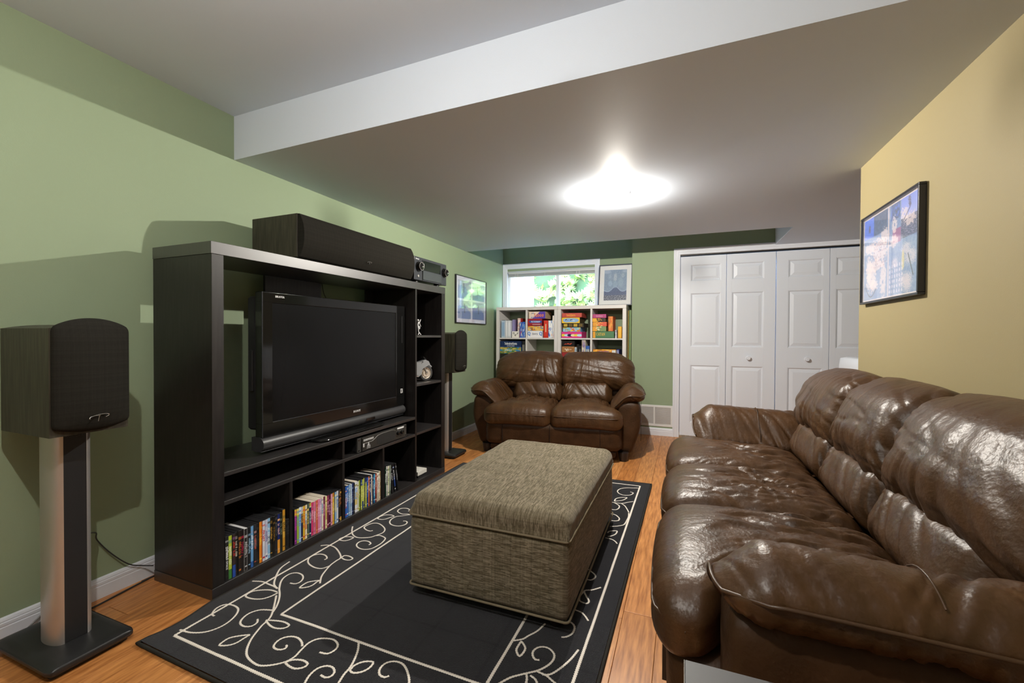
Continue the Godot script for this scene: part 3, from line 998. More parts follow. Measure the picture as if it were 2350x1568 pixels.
# local frame: x along the width, the front edge of the seats at z = 0, the back at z = -0.95
func sofa(called: String, n: int, w: float, at: Vector3, turn: float, seed_: int, label: String, category: String) -> void:
	var t := thing(called, label, category, at, turn)
	var lea: Material = M["leather"]
	var dull: Material = M["leather_dull"]
	var half := n * w * 0.5
	var n1 := noise(1.0, seed_, 2)
	var n2 := noise(1.0, seed_ + 40, 2)
	var fold := func(x: float, y: float, z: float) -> float:   # sharp creases between soft swellings
		var a := n1.get_noise_3d(x, y, z)
		return 0.55 * a - 0.8 * exp(-a * a * 38.0)
	# seats
	for i in n:
		var cx := -half + w * (i + 0.5)
		var left := i == 0
		var right := i == n - 1
		var ph := 3.7 * i + seed_
		var s := Shape.new()
		s.puff(Vector3(w * 0.5 + 0.006, 0.088, 0.325), Vector3(0.075, 0.066, 0.075), Vector3i(84, 20, 88), func(q, p, e):
			var o: Vector3 = p
			var d: float = 0.325 - p.z                     # from the front
			var top: float = smooth(-0.2, 0.7, q.y)
			# the outer seats reach round in front of the arms
			var reach: float = 0.115 * (1.0 - smooth(0.10, 0.21, d))
			if left and p.x < 0: o.x += reach * q.x
			if right and p.x > 0: o.x += reach * q.x
			var in_x: float = 1.0 - q.x * q.x
			o.y += top * (0.040 * in_x * (1.0 - 0.8 * q.z * q.z) - 0.012 * q.x * q.x)
			o.y -= top * 0.016 * smooth(0.5, 1.0, -q.z)
			# the front swells and hangs a little
			var fr: float = smooth(0.45, 1.0, q.z)
			o.z += fr * 0.022 * in_x * (1.0 - q.y * q.y)
			o.y -= fr * (0.016 + 0.02 * (1.0 - top)) * (1.0 - 0.4 * in_x)
			# creases: running back to front over the seat, and fanning out from a worn spot
			var wx: float = p.x + 0.03 * n2.get_noise_3d(p.x * 4, p.z * 4, ph)
			var amp: float = top * smooth(0.02, 0.2, d) * (1.0 - 0.65 * smooth(0.9, 1.0, absf(q.x)))
			var f: float = fold.call(wx * 7.0 + p.z * 1.2, p.z * 1.5 + ph, ph) * 0.024
			f += fold.call(wx * 17.0 - p.z * 2.5, p.z * 3.0 - ph, ph + 9) * 0.011 + fold.call(wx * 30.0 + p.z * 7.0, p.z * 7.0, ph + 13) * 0.0035
			var c := Vector2(p.x - 0.02, p.z + 0.06)
			var ang: float = c.angle()
			var ray: float = fold.call(ang * 2.2, c.length() * 1.2, ph + 20) * (0.011 if n == 3 and i == 1 else 0.003) * exp(-pow((c.length() - 0.10) / 0.085, 2))
			o.y += amp * (f * (0.35 + 0.65 * smooth(0.7, -0.5, q.z)) + ray)
			o.y -= top * (0.018 if n == 3 and i == 1 else 0.004) * exp(-c.length_squared() / 0.012)
			# small gathers under the seam at the front
			o.z += fr * (1.0 - top * 0.6) * 0.004 * n2.get_noise_3d(p.x * 34, p.y * 6, ph + 5)
			# gathers at the sides
			o.y += top * smooth(0.72, 1.0, absf(q.x)) * 0.005 * n2.get_noise_3d(p.z * 26, p.x * 5, ph)
			return o + Vector3(cx, 0.388, -0.325))
		var seat := put("seat_cushion", s, lea, t)
		# the welt round the front of the seat
		var pts := []
		var wl := 0.5 * w + 0.006
		var xl := cx - wl - (0.113 if left else 0.0)
		var xr := cx + wl + (0.113 if right else 0.0)
		for k in 25:
			var u := k / 24.0
			var x := lerpf(xl, xr, u)
			var ed := minf(x - xl, xr - x)
			var z := -0.075 * pow(1.0 - minf(ed / 0.075, 1.0), 2.0) + 0.017 * (1.0 - pow((x - cx) / (0.5 * w + 0.1), 2.0)) - 0.004
			var y := 0.392 - 0.014 * smooth(0.05, 0.0, ed)
			pts.append(Vector3(x, y, z + 0.006))
		var welt := Shape.new()
		welt.tube(pts, 0.0042, 6)
		put("welt", welt, M["leather_welt"], seat)
	# lower back rolls
	for i in n:
		var cx := -half + w * (i + 0.5)
		var ph := 5.1 * i + seed_ * 2.0
		var s := Shape.new()
		var inside := 1.0 if i == 0 else -1.0 if i == n - 1 else 0.0
		s.puff(Vector3(w * 0.5 + 0.005, 0.118, 0.10), Vector3(0.07, 0.075, 0.09), Vector3i(76, 34, 14), func(q, p, e):
			var o: Vector3 = p
			var fr: float = smooth(0.0, 0.8, q.z)
			o.z += fr * 0.018 * (1.0 - q.x * q.x) * (1.0 - q.y * q.y)
			# pulled in where it meets its neighbour and the seam above
			var dx: float = (q.x - inside) if inside != 0.0 else (absf(q.x) - 1.0)
			var pull: float = exp(-dx * dx * 6.0)
			var a: float = p.y * 16.0 + dx * 9.0 * (1.0 if inside >= 0 else -1.0)
			o += e * fr * (fold.call(a * 0.5, dx * 0.7, ph) * 0.014 * pull + fold.call(p.x * 5.5 + p.y * 4.0, p.y * 1.6, ph + 7) * 0.007)
			o.z -= fr * 0.02 * smooth(0.75, 1.0, absf(q.x))
			o = Basis(Vector3.RIGHT, -0.42) * o
			return o + Vector3(cx, 0.515, -0.735))
		put("lumbar_cushion", s, lea, t)
	# head pillows
	for i in n:
		var cx := -half + w * (i + 0.5)
		var ph := 6.3 * i + seed_ * 3.0
		var left := i == 0
		var right := i == n - 1
		var s := Shape.new()
		s.puff(Vector3(w * 0.5 + 0.012, 0.195, 0.115), Vector3(0.075, 0.10, 0.105), Vector3i(92, 62, 22), func(q, p, e):
			var o: Vector3 = p
			var fr: float = smooth(-0.1, 0.8, q.z)
			var low: float = smooth(0.1, -1.0, q.y)
			var wide: float = 0.215 * (1.0 - 0.30 * smooth(0.2, 1.0, q.y) )
			if left and p.x < 0: o.x += wide * q.x * absf(q.x)
			if right and p.x > 0: o.x += wide * q.x * absf(q.x)
			o.z += fr * 0.042 * (1.0 - q.x * q.x) * smooth(-1.0, -0.2, q.y) * (1.0 - 0.75 * smooth(-0.2, 1.0, q.y))
			o.z -= fr * 0.035 * smooth(0.3, 1.0, q.y)
			o.y += 0.018 * (1.0 - q.x * q.x) * smooth(0.0, 1.0, q.y)
			# gathers rising from the seam below and leaning to the corners
			var gx: float = p.x * (1.0 + 0.5 * (q.y + 1.0))
			var g: float = fold.call(gx * 6.0 + p.y * 1.5 * q.x, p.y * 1.0, ph) * 0.022 * exp(-(q.y + 1.0) * 1.35) + fold.call(gx * 13.0 + p.y * 4.0 * q.x, p.y * 2.0, ph + 4) * 0.008 * exp(-(q.y + 1.0) * 2.0)
			o += e * fr * g * (1.0 - smooth(0.85, 1.0, absf(q.x)))
			# long soft folds over the crown and towards the next pillow
			var sd: float = smooth(0.45, 1.0, absf(q.x))
			o += e * (fold.call(p.y * 7.0 + p.x * 5.0 * signf(q.x), p.x * 1.2, ph + 11) * 0.007 * sd + fold.call(p.x * 1.6, p.y * 9.0 + p.x * 1.5, ph + 15) * 0.0045)
			o = Basis(Vector3.RIGHT, -0.36) * o + Vector3(cx, 0.728, -0.810)
			o.z = maxf(o.z, -0.952)
			return o)
		put("back_cushion", s, lea, t)
	# frame behind and below
	var base := Shape.new()
	base.puff(Vector3(half + 0.112, 0.108, 0.40), Vector3(0.09, 0.02, 0.09), Vector3i(40, 8, 12), func(q, p, e):
		var o: Vector3 = p
		o.z += 0.014 * smooth(0.5, 1, q.z) * (1.0 - pow(absf(q.x), 3.0)) * (0.4 + 0.6 * q.y)
		o += e * 0.003 * n2.get_noise_3d(p.x * 8, p.y * 14, 3)
		return o + Vector3(0, 0.208, -0.43))
	var bs := put("base", base, dull, t)
	for x in ([0.0] if n == 2 else [-w * 0.5, w * 0.5]) + [-half + 0.07, half - 0.07]:
		put("seam", box_of(Vector3(x - 0.0012, 0.105, -0.03), Vector3(x + 0.0012, 0.30, -0.0145 if absf(x) > half * 0.6 else -0.012), 0.0005), M["dark_foot"], bs)
	put("plinth", box_of(Vector3(-half - 0.06, 0.045, -0.82), Vector3(half + 0.06, 0.104, -0.06), 0.015), dull, t)
	put("back_frame", box_of(Vector3(-half - 0.2, 0.10, -0.955), Vector3(half + 0.2, 0.76, -0.80), 0.03), dull, t)
	# arms
	for sd in [-1.0, 1.0]:
		var ax: float = sd * (half + 0.152)
		var panel := Shape.new()
		panel.puff(Vector3(0.105, 0.235, 0.395), Vector3(0.05, 0.06, 0.05), Vector3i(10, 22, 24), func(q, p, e):
			var o: Vector3 = p
			var u: float = q.x * sd                        # towards the outside
			o.x -= sd * 0.055 * smooth(0.4, -1.0, q.y) * (0.5 + 0.5 * u)
			o.x += sd * 0.018 * (1.0 - q.y * q.y)
			o.z -= 0.02 * smooth(0.0, -1.0, q.y) * smooth(0.5, 1, q.z)
			return o + e * 0.003 * n2.get_noise_3d(p.y * 5, p.z * 5, sd * 4) + Vector3(ax, 0.295, -0.545))
		var ps := put("arm_panel", panel, dull, t)
		put("seam", box_of(Vector3(ax + sd * 0.126 - 0.0015, 0.1, -0.53), Vector3(ax + sd * 0.126 + 0.0015, 0.5, -0.527), 0.0005), M["dark_foot"], ps)
		var pad := Shape.new()
		var shape := func(q: Vector3, p: Vector3, e: Vector3) -> Vector3:
			var o := p
			var u: float = q.x * sd
			o.y -= 0.012 * smooth(0.3, 1.0, u)
			o.y -= 0.13 * pow(smooth(0.35, -1.0, u), 1.6)
			o.x += sd * 0.03 * smooth(-0.2, -1.0, u) * 0.0
			# higher and fuller towards the front, a rounded nose
			o.y += 0.012 * smooth(-0.6, 0.9, q.z) - 0.045 * smooth(0.72, 1.0, q.z) * smooth(-0.5, 1.0, q.y)
			o.y -= 0.02 * smooth(-0.3, -1.0, q.z)
			return o
		pad.puff(Vector3(0.150, 0.072, 0.402), Vector3(0.11, 0.066, 0.10), Vector3i(44, 20, 90), func(q, p, e):
			var o: Vector3 = shape.call(q, p, e)
			var u: float = q.x * sd
			var back: float = smooth(0.75, -0.2, q.z)
			var f: float = fold.call(p.z * 7.0 - p.x * sd * 5.0, p.x * 1.2, sd * 3.0 + seed_) * 0.015 * back
			f += fold.call(p.z * 15.0 + p.x * 6.0, p.x * 2.0, sd * 5.0 + seed_) * 0.0035
			f += fold.call(p.z * 40.0, p.y * 8.0, sd * 7.0) * 0.005 * smooth(0.4, 1.0, u) * smooth(0.4, -0.5, q.y)
			f += fold.call(p.x * 30.0, p.y * 10.0, sd * 9.0) * 0.006 * smooth(0.8, 1.0, q.z) * smooth(0.5, -0.5, q.y)
			return o + e * f + Vector3(ax, 0.571, -0.527))
		var pp := put("arm_pad", pad, lea, t)
		# the seam round nose and outside of the pad
		var pts := []
		for k in 46:
			var u := k / 45.0
			var q := Vector3(0, 0.2, 0)
			if u < 0.36:
				var a := u / 0.36
				q = Vector3(lerpf(-0.75, 0.8, a) * sd, 0.2, 1.0)
			else: q = Vector3(sd, 0.2, lerpf(0.82, -0.98, (u - 0.36) / 0.64))
			var h := Vector3(0.150, 0.072, 0.402)
			var r := Vector3(0.11, 0.066, 0.10)
			var p := q * h
			var inner := p.clamp(r - h, h - r)
			var e := (p - inner) / r
			p = inner + e.normalized() * r
			pts.append(shape.call(p / h, p, e) + (e / r).normalized() * 0.004 + Vector3(ax, 0.571, -0.527))
		var seam := Shape.new()
		seam.tube(pts, 0.0042, 6)
		put("welt", seam, M["leather_welt"], pp)
		var cross := Shape.new()
		var cp := []
		for k in 17:
			var q := Vector3(lerpf(-0.98, 0.98, k / 16.0) * sd, 1.0, 0.1)
			if k < 2: q.y = 0.4 + 0.3 * k
			var h := Vector3(0.150, 0.072, 0.402)
			var r := Vector3(0.11, 0.066, 0.10)
			var p := q * h
			var inner := p.clamp(r - h, h - r)
			var e := (p - inner) / r
			p = inner + e.normalized() * r
			cp.append(shape.call(p / h, p, e) + Vector3(ax, 0.5715, -0.527))
		cross.tube(cp, 0.002, 6)
		put("seam", cross, M["leather_welt"], pp)
		for z in [-0.17, -0.87]:
			var f := Shape.new()
			f.xf.origin = Vector3(ax - sd * 0.03, 0, z)
			f.lathe([Vector2(0, 0), Vector2(0.032, 0), Vector2(0.045, 0.072), Vector2(0.043, 0.080), Vector2(0, 0.080)], 24)
			put("foot", f, M["dark_foot"], t)


func rug() -> void:
	var t := thing("rug", "black area rug with a cream scroll and leaf border, lying under the ottoman", "rug")
	var nl := Vector3(0.458, 0, -0.904)
	var nr := Vector3(1.988, 0, -0.868)
	var fl := Vector3(0.496, 0, -3.238)
	var fr := Vector3(2.025, 0, -3.298)
	var nz := noise(1.0, 51, 2)
	# the pile lies a little unevenly, and its left edge is wavy near the media unit
	var top := func(x: float, z: float) -> float: return 0.0112 + 0.0012 * nz.get_noise_2d(x * 4.0, z * 4.0)
	var plan := func(u: float, v: float) -> Vector3:
		var p: Vector3 = nl.lerp(nr, u).lerp(fl.lerp(fr, u), v)
		p.x += (1.0 - u) * (1.0 - u) * 0.014 * ((0.55 + 0.9 * sin(v * 40.0 - 0.4)) * smooth(0.26, 0.04, v) * smooth(0.0, 0.03, v) + 0.4)
		return p
	var s := Shape.new()
	s.sheet(func(u, v):
		var p: Vector3 = plan.call(0.004 + 0.992 * u, 0.003 + 0.994 * v)
		p.y = top.call(p.x, p.z)
		return p, 60, 90, Vector3.UP)
	put("pile", s, M["rug_pile"], t)
	# bound edge
	var ring := []
	for k in 48: ring.append(plan.call(k / 48.0, 0.0))
	for k in 72: ring.append(plan.call(1.0, k / 72.0))
	for k in 48: ring.append(plan.call(1.0 - k / 48.0, 1.0))
	for k in 72: ring.append(plan.call(0.0, 1.0 - k / 72.0))
	for k in ring.size(): ring[k].y = 0.0062
	var b := Shape.new()
	b.tube(ring, 0.0062, 8, true)
	put("binding", b, M["rug_binding"], t)
	# the woven lines stand a little proud of the pile
	var at := func(u: float, v: float) -> Vector2:
		var p: Vector3 = plan.call(u, v)
		return Vector2(p.x, p.z)
	var outer := [at.call(0.046, 0.030), at.call(0.953, 0.030), at.call(0.953, 0.968), at.call(0.046, 0.968)]
	var inner := [at.call(0.219, 0.130), at.call(0.793, 0.130), at.call(0.793, 0.868), at.call(0.219, 0.868)]
	for k in 4:
		for r in [outer, inner]:
			var line := Shape.new()
			yarn(line, [r[k], r[(k + 1) % 4]], 0.0145, top)
			put("border_line", line, M["rug_yarn"], t)
	var vines := [
		[0.536, -0.999, 0.590, -1.005, 0.637, -1.030, 0.657, -1.075, 0.647, -1.125, 0.617, -1.161, 0.572, -1.171, 0.539, -1.161, 0.532, -1.132, 0.552, -1.104, 0.574, -1.098],
		[0.747, -1.208, 0.701, -1.192, 0.680, -1.161, 0.686, -1.127, 0.705, -1.106, 0.734, -1.101, 0.757, -1.113, 0.757, -1.134, 0.740, -1.149],
		[0.678, -1.281, 0.770, -1.183, 0.792, -1.121, 0.825, -1.055, 0.875, -1.005, 0.942, -0.987, 0.982, -0.997, 1.020, -1.027, 1.032, -1.057, 1.027, -1.089, 1.024, -1.127, 1.042, -1.156, 1.085, -1.171, 1.120, -1.160, 1.133, -1.138, 1.124, -1.111, 1.094, -1.105],
		[0.776, -1.156, 0.808, -1.166, 0.847, -1.173, 0.882, -1.167, 0.877, -1.148, 0.849, -1.137, 0.816, -1.140, 0.778, -1.154],
		[0.794, -1.078, 0.765, -1.060, 0.742, -1.038, 0.740, -1.015, 0.746, -1.001, 0.773, -1.012, 0.788, -1.031, 0.791, -1.058, 0.794, -1.078],
		[1.017, -1.103, 0.997, -1.119, 0.967, -1.129, 0.938, -1.125, 0.918, -1.108, 0.915, -1.086, 0.926, -1.066, 0.948, -1.061, 0.966, -1.068, 0.970, -1.080, 0.960, -1.088],
		[1.024, -1.028, 1.039, -1.046, 1.070, -1.056, 1.098, -1.051, 1.098, -1.035, 1.078, -1.021, 1.052, -1.021, 1.027, -1.027],
		[1.166, -0.964, 1.153, -0.989, 1.142, -1.017, 1.143, -1.048, 1.162, -1.068, 1.186, -1.070, 1.205, -1.057, 1.207, -1.040, 1.194, -1.030, 1.174, -1.032],
		[1.179, -1.199, 1.207, -1.162, 1.226, -1.124, 1.237, -1.091, 1.240, -1.061, 1.250, -1.021, 1.254, -0.972],
		[1.245, -1.082, 1.244, -1.104, 1.261, -1.128, 1.290, -1.139, 1.296, -1.115, 1.284, -1.091, 1.262, -1.078, 1.245, -1.082],
		[1.465, -1.067, 1.452, -1.110, 1.422, -1.145, 1.388, -1.168, 1.355, -1.169, 1.332, -1.151, 1.330, -1.124, 1.345, -1.104, 1.367, -1.101, 1.376, -1.111],
		[0.501, -1.499, 0.514, -1.438, 0.559, -1.376, 0.600, -1.335, 0.641, -1.318],
		[0.490, -1.318, 0.534, -1.331, 0.581, -1.327, 0.614, -1.324, 0.641, -1.318],
		[0.651, -1.317, 0.612, -1.357, 0.593, -1.390, 0.592, -1.423, 0.614, -1.441, 0.649, -1.437, 0.676, -1.417, 0.688, -1.390, 0.679, -1.373, 0.655, -1.369],
		[0.662, -1.300, 0.623, -1.300, 0.585, -1.285, 0.559, -1.263, 0.562, -1.233, 0.600, -1.229, 0.640, -1.242, 0.661, -1.269, 0.667, -1.297],
		[0.646, -1.321, 0.683, -1.293, 0.716, -1.261, 0.742, -1.228, 0.757, -1.201],
		[0.516, -1.674, 0.552, -1.693, 0.610, -1.681, 0.693, -1.626, 0.700, -1.587, 0.704, -1.548, 0.722, -1.497, 0.742, -1.457, 0.777, -1.415],
		[0.706, -1.545, 0.690, -1.512, 0.655, -1.505, 0.609, -1.516, 0.577, -1.536, 0.558, -1.564, 0.561, -1.591, 0.582, -1.609, 0.614, -1.608, 0.641, -1.590, 0.639, -1.575],
		[0.701, -1.622, 0.701, -1.641, 0.726, -1.646, 0.756, -1.637, 0.754, -1.620, 0.731, -1.613, 0.703, -1.620],
		[0.758, -1.434, 0.737, -1.419, 0.719, -1.398, 0.722, -1.359, 0.747, -1.373, 0.757, -1.393, 0.755, -1.421, 0.761, -1.431],
		[0.510, -1.909, 0.546, -1.864, 0.588, -1.828, 0.633, -1.815, 0.684, -1.841, 0.702, -1.875, 0.714, -1.918, 0.690, -1.960, 0.623, -1.996, 0.584, -1.984, 0.574, -1.932, 0.605, -1.907, 0.638, -1.902, 0.646, -1.914],
		[0.605, -1.809, 0.576, -1.805, 0.554, -1.788, 0.553, -1.762, 0.586, -1.759, 0.604, -1.774, 0.610, -1.794, 0.609, -1.808],
		[0.705, -1.872, 0.725, -1.881, 0.770, -1.864, 0.786, -1.816, 0.784, -1.775, 0.775, -1.744, 0.746, -1.726, 0.709, -1.729, 0.680, -1.749, 0.671, -1.777, 0.684, -1.799, 0.712, -1.802, 0.738, -1.788, 0.738, -1.772],
		[0.638, -2.115, 0.609, -2.122, 0.579, -2.108, 0.565, -2.081, 0.569, -2.051, 0.597, -2.047, 0.617, -2.060, 0.626, -2.082, 0.639, -2.114],
		[0.717, -2.167, 0.692, -2.171, 0.665, -2.160, 0.631, -2.170, 0.610, -2.186, 0.603, -2.214, 0.615, -2.234, 0.643, -2.240, 0.671, -2.226, 0.671, -2.207],
		[0.715, -2.170, 0.696, -2.153, 0.678, -2.136, 0.656, -2.118, 0.650, -2.097, 0.652, -2.065, 0.666, -2.036, 0.691, -2.015, 0.725, -2.009, 0.754, -2.020, 0.768, -2.047, 0.759, -2.074, 0.742, -2.083, 0.729, -2.077],
		[1.947, -3.172, 1.910, -3.157, 1.866, -3.142, 1.831, -3.110, 1.816, -3.068, 1.819, -3.034, 1.838, -3.002, 1.869, -2.989, 1.901, -3.003, 1.919, -3.036, 1.919, -3.058, 1.901, -3.068],
		[1.823, -2.851, 1.825, -2.898, 1.847, -2.932, 1.889, -2.951, 1.882, -2.917, 1.864, -2.886, 1.832, -2.860, 1.823, -2.851],
		[1.937, -2.898, 1.905, -2.869, 1.874, -2.836, 1.836, -2.831, 1.797, -2.830],
		[1.871, -2.832, 1.896, -2.801, 1.916, -2.752, 1.932, -2.704],
		[1.825, -2.831, 1.859, -2.795, 1.866, -2.769, 1.863, -2.739, 1.849, -2.715, 1.822, -2.713],
		[1.932, -2.695, 1.937, -2.644, 1.934, -2.584, 1.929, -2.533, 1.920, -2.509, 1.889, -2.481, 1.855, -2.463],
		[1.833, -2.645, 1.860, -2.638, 1.881, -2.612, 1.890, -2.591, 1.889, -2.565, 1.873, -2.550, 1.851, -2.546],
		[1.856, -2.375, 1.860, -2.398, 1.878, -2.412, 1.898, -2.421, 1.902, -2.411, 1.898, -2.377, 1.879, -2.348, 1.863, -2.336],
		[1.854, -2.317, 1.866, -2.315, 1.890, -2.311, 1.910, -2.293, 1.922, -2.271],
		[1.847, -1.656, 1.872, -1.650, 1.892, -1.632, 1.908, -1.610],
		[1.837, -1.584, 1.860, -1.569, 1.869, -1.549, 1.867, -1.519, 1.852, -1.496, 1.836, -1.487],
		[1.913, -1.847, 1.883, -1.815, 1.853, -1.795, 1.869, -1.760, 1.885, -1.733, 1.881, -1.714, 1.862, -1.714, 1.847, -1.725, 1.844, -1.757, 1.853, -1.795],
		[1.834, -1.969, 1.868, -1.938, 1.875, -1.914, 1.864, -1.888, 1.843, -1.884],
		[1.678, -1.404, 1.692, -1.412, 1.712, -1.428, 1.724, -1.450, 1.746, -1.487, 1.761, -1.535],
		[1.710, -1.414, 1.708, -1.389, 1.709, -1.369, 1.719, -1.353, 1.730, -1.345, 1.736, -1.365, 1.735, -1.387, 1.721, -1.405, 1.710, -1.414],
		[1.797, -1.353, 1.784, -1.350, 1.770, -1.364, 1.765, -1.384, 1.773, -1.405, 1.791, -1.417, 1.813, -1.416, 1.834, -1.399, 1.840, -1.377, 1.835, -1.352, 1.822, -1.328, 1.805, -1.307, 1.784, -1.290, 1.763, -1.273, 1.735, -1.248, 1.710, -1.211],
		[1.825, -1.298, 1.848, -1.309, 1.867, -1.337, 1.884, -1.372, 1.896, -1.405, 1.907, -1.449],
		[1.806, -1.304, 1.838, -1.299, 1.857, -1.289, 1.892, -1.270],
		[1.778, -1.279, 1.786, -1.260, 1.791, -1.225],
		[1.791, -1.280, 1.811, -1.271, 1.828, -1.248],
	]
	for c in vines:
		var scroll := Shape.new()
		var pts := []
		for k in range(0, c.size(), 2): pts.append(Vector2(c[k], c[k + 1]))
		yarn(scroll, pts, 0.0105, top)
		put("scroll_line", scroll, M["rug_yarn"], t)


func yarn(s: Shape, pts: Array, w: float, top: Callable) -> void:   # a woven ribbon along a smooth curve in x, z
	var path := []
	var m := pts.size()
	for i in m - 1:
		var a: Vector2 = pts[maxi(i - 1, 0)]
		var b: Vector2 = pts[i]
		var c: Vector2 = pts[i + 1]
		var d: Vector2 = pts[mini(i + 2, m - 1)]
		var cuts := maxi(2, int(b.distance_to(c) / 0.0045))
		for k in cuts: path.append(b.cubic_interpolate(c, a, d, float(k) / cuts) if m > 2 else b.lerp(c, float(k) / cuts))
	path.append(pts[m - 1])
	var last := []
	for i in path.size():
		var p: Vector2 = path[i]
		var d: Vector2 = (path[mini(i + 1, path.size() - 1)] - path[maxi(i - 1, 0)]).normalized()
		var side := Vector2(-d.y, d.x)
		var h := w * 0.5 * (1.0 + (0.16 if i % 2 == 0 else -0.12))
		var y: float = top.call(p.x, p.y)
		var l := p + side * h
		var r := p - side * h
		var bump := 0.0014 if i % 2 == 0 else 0.0009
		var now := [s.at(Vector3(l.x, y - 0.0005, l.y), Vector3(side.x, 0.6, side.y)), s.at(Vector3(p.x, y + bump, p.y), Vector3.UP), s.at(Vector3(r.x, y - 0.0005, r.y), Vector3(-side.x, 0.6, -side.y))]
		if last:
			s.quad(last[0], now[0], now[1], last[1])
			s.quad(last[1], now[1], now[2], last[2])
		last = now


func bookcases() -> void:
	for k in 2:
		var t := thing("bookcase", ["white open-cube bookcase nearest the green left wall, behind the loveseat", "white open-cube bookcase below the framed print, behind the loveseat"][k], "bookcase", Vector3(0.068 + 0.7875 * k, 0, -4.9), 0.0, "white cube bookcases")
		var m: Material = M["white_laminate"]
		var w := 0.7865
		var h := 1.447
		var D := 0.365
		put("side_panel", box_of(Vector3(0, 0.0405, -D), Vector3(0.04, h - 0.0405, 0)), m, t)
		put("side_panel", box_of(Vector3(w - 0.04, 0.0405, -D), Vector3(w, h - 0.0405, 0)), m, t)
		put("top_board", box_of(Vector3(0, h - 0.04, -D), Vector3(w, h, 0)), m, t)
		put("bottom_board", box_of(Vector3(0, 0, -D), Vector3(w, 0.04, 0)), m, t)
		put("upright", box_of(Vector3(0.387, 0.0402, -D + 0.002), Vector3(0.4085, h - 0.0402, -0.003), 0.001), m, t)
		for y in [0.385, 0.728, 1.071]:
			put("shelf", box_of(Vector3(0.0402, y - 0.017, -D + 0.002), Vector3(0.3868, y, -0.003), 0.001), m, t)
			put("shelf", box_of(Vector3(0.4087, y - 0.017, -D + 0.002), Vector3(w - 0.0402, y, -0.003), 0.001), m, t)


# ---------------------------------------------------------------- prints: flat colours on covers, drawn into one sheet
var sheet_image: Image
var sheet_next := 0
var pr := RandomNumberGenerator.new()


func cell_rect(k: int) -> Rect2i:   # 128 wide, 64 tall cells
	return Rect2i((k % 8) * 128, int(k / 8) * 64, 128, 64)


func draw_cover(style: String, a: Color, b: Color, c: Color) -> Rect2:
	var r := cell_rect(sheet_next)
	sheet_next += 1
	var im := sheet_image
	im.fill_rect(r, a)
	var f := func(x: float, y: float, w: float, h: float, col: Color): im.fill_rect(Rect2i(r.position.x + int(x * 128), r.position.y + int(y * 64), maxi(1, int(w * 128)), maxi(1, int(h * 64))), col)
	var spots := func(n: int, cols: Array, lo: float, hi: float, x0 := 0.0, x1 := 1.0, y0 := 0.0, y1 := 1.0):
		for i in n:
			var rad := pr.randf_range(lo, hi) * 64.0
			var cx := lerpf(x0, x1, pr.randf()) * 128
			var cy := lerpf(y0, y1, pr.randf()) * 64
			var col: Color = cols[pr.randi() % cols.size()]
			for yy in range(maxi(0, int(cy - rad)), mini(64, int(cy + rad) + 1)):
				for xx in range(maxi(0, int(cx - rad * 1.3)), mini(128, int(cx + rad * 1.3) + 1)):
					if pow((xx - cx) / 1.3, 2) + pow(yy - cy, 2) < rad * rad: im.set_pixel(r.position.x + xx, r.position.y + yy, col)
	match style:
		"plain": f.call(0, 0.9, 1, 0.1, b)
		"split":
			for x in 128:
				var cut := clampf((x - 25.0) / 60.0, 0.0, 1.0)
				im.fill_rect(Rect2i(r.position.x + x, r.position.y + int(64 * (1.0 - cut)), 1, int(64 * cut) + 0), b)
			spots.call(14, [c, a.darkened(0.25)], 0.03, 0.09, 0.0, 0.35, 0.2, 0.9)
		"scene": spots.call(70, [a, b, c, a.lightened(0.2), b.darkened(0.2)], 0.05, 0.2)
		"band":
			f.call(0.02, 0.06, 0.96, 0.88, a.lightened(0.05))
			f.call(0.1, 0.25, 0.8, 0.5, b)
			f.call(0.14, 0.36, 0.72, 0.06, c)
		"picture":
			spots.call(1, [b], 0.36, 0.38, 0.3, 0.31, 0.5, 0.51)
			f.call(0.3, 0.14, 0.4, 0.72, b)
			spots.call(1, [b], 0.36, 0.38, 0.7, 0.71, 0.5, 0.51)
			spots.call(10, [c, b.lightened(0.4)], 0.05, 0.14, 0.25, 0.75, 0.3, 0.7)
		"faces":
			for k in 6: spots.call(1, [[b, c, Color(0.1, 0.12, 0.3), Color(0.95, 0.9, 0.7)][k % 4]], 0.2, 0.22, 0.1 + 0.16 * k, 0.1 + 0.16 * k, 0.55, 0.56)
		"rows":
			for k in 4: f.call(0.05 + 0.24 * k, 0.15, 0.18, 0.7, [b, c][k % 2])
		"grid":
			for x in 12:
				for y in 6:
					if (x + y) % 2 == 0: f.call(x / 12.0, y / 6.0, 0.06, 0.12, b)
		"half":
			f.call(0.33, 0, 0.67, 1, b)
			spots.call(18, [a, c], 0.04, 0.12, 0.25, 0.7)
		"figures": spots.call(26, [b, c, Color(0.2, 0.4, 0.8), Color.WHITE], 0.05, 0.13)
	return Rect2(Vector2(r.position) / Vector2(1024, 1024), Vector2(r.size) / Vector2(1024, 1024))


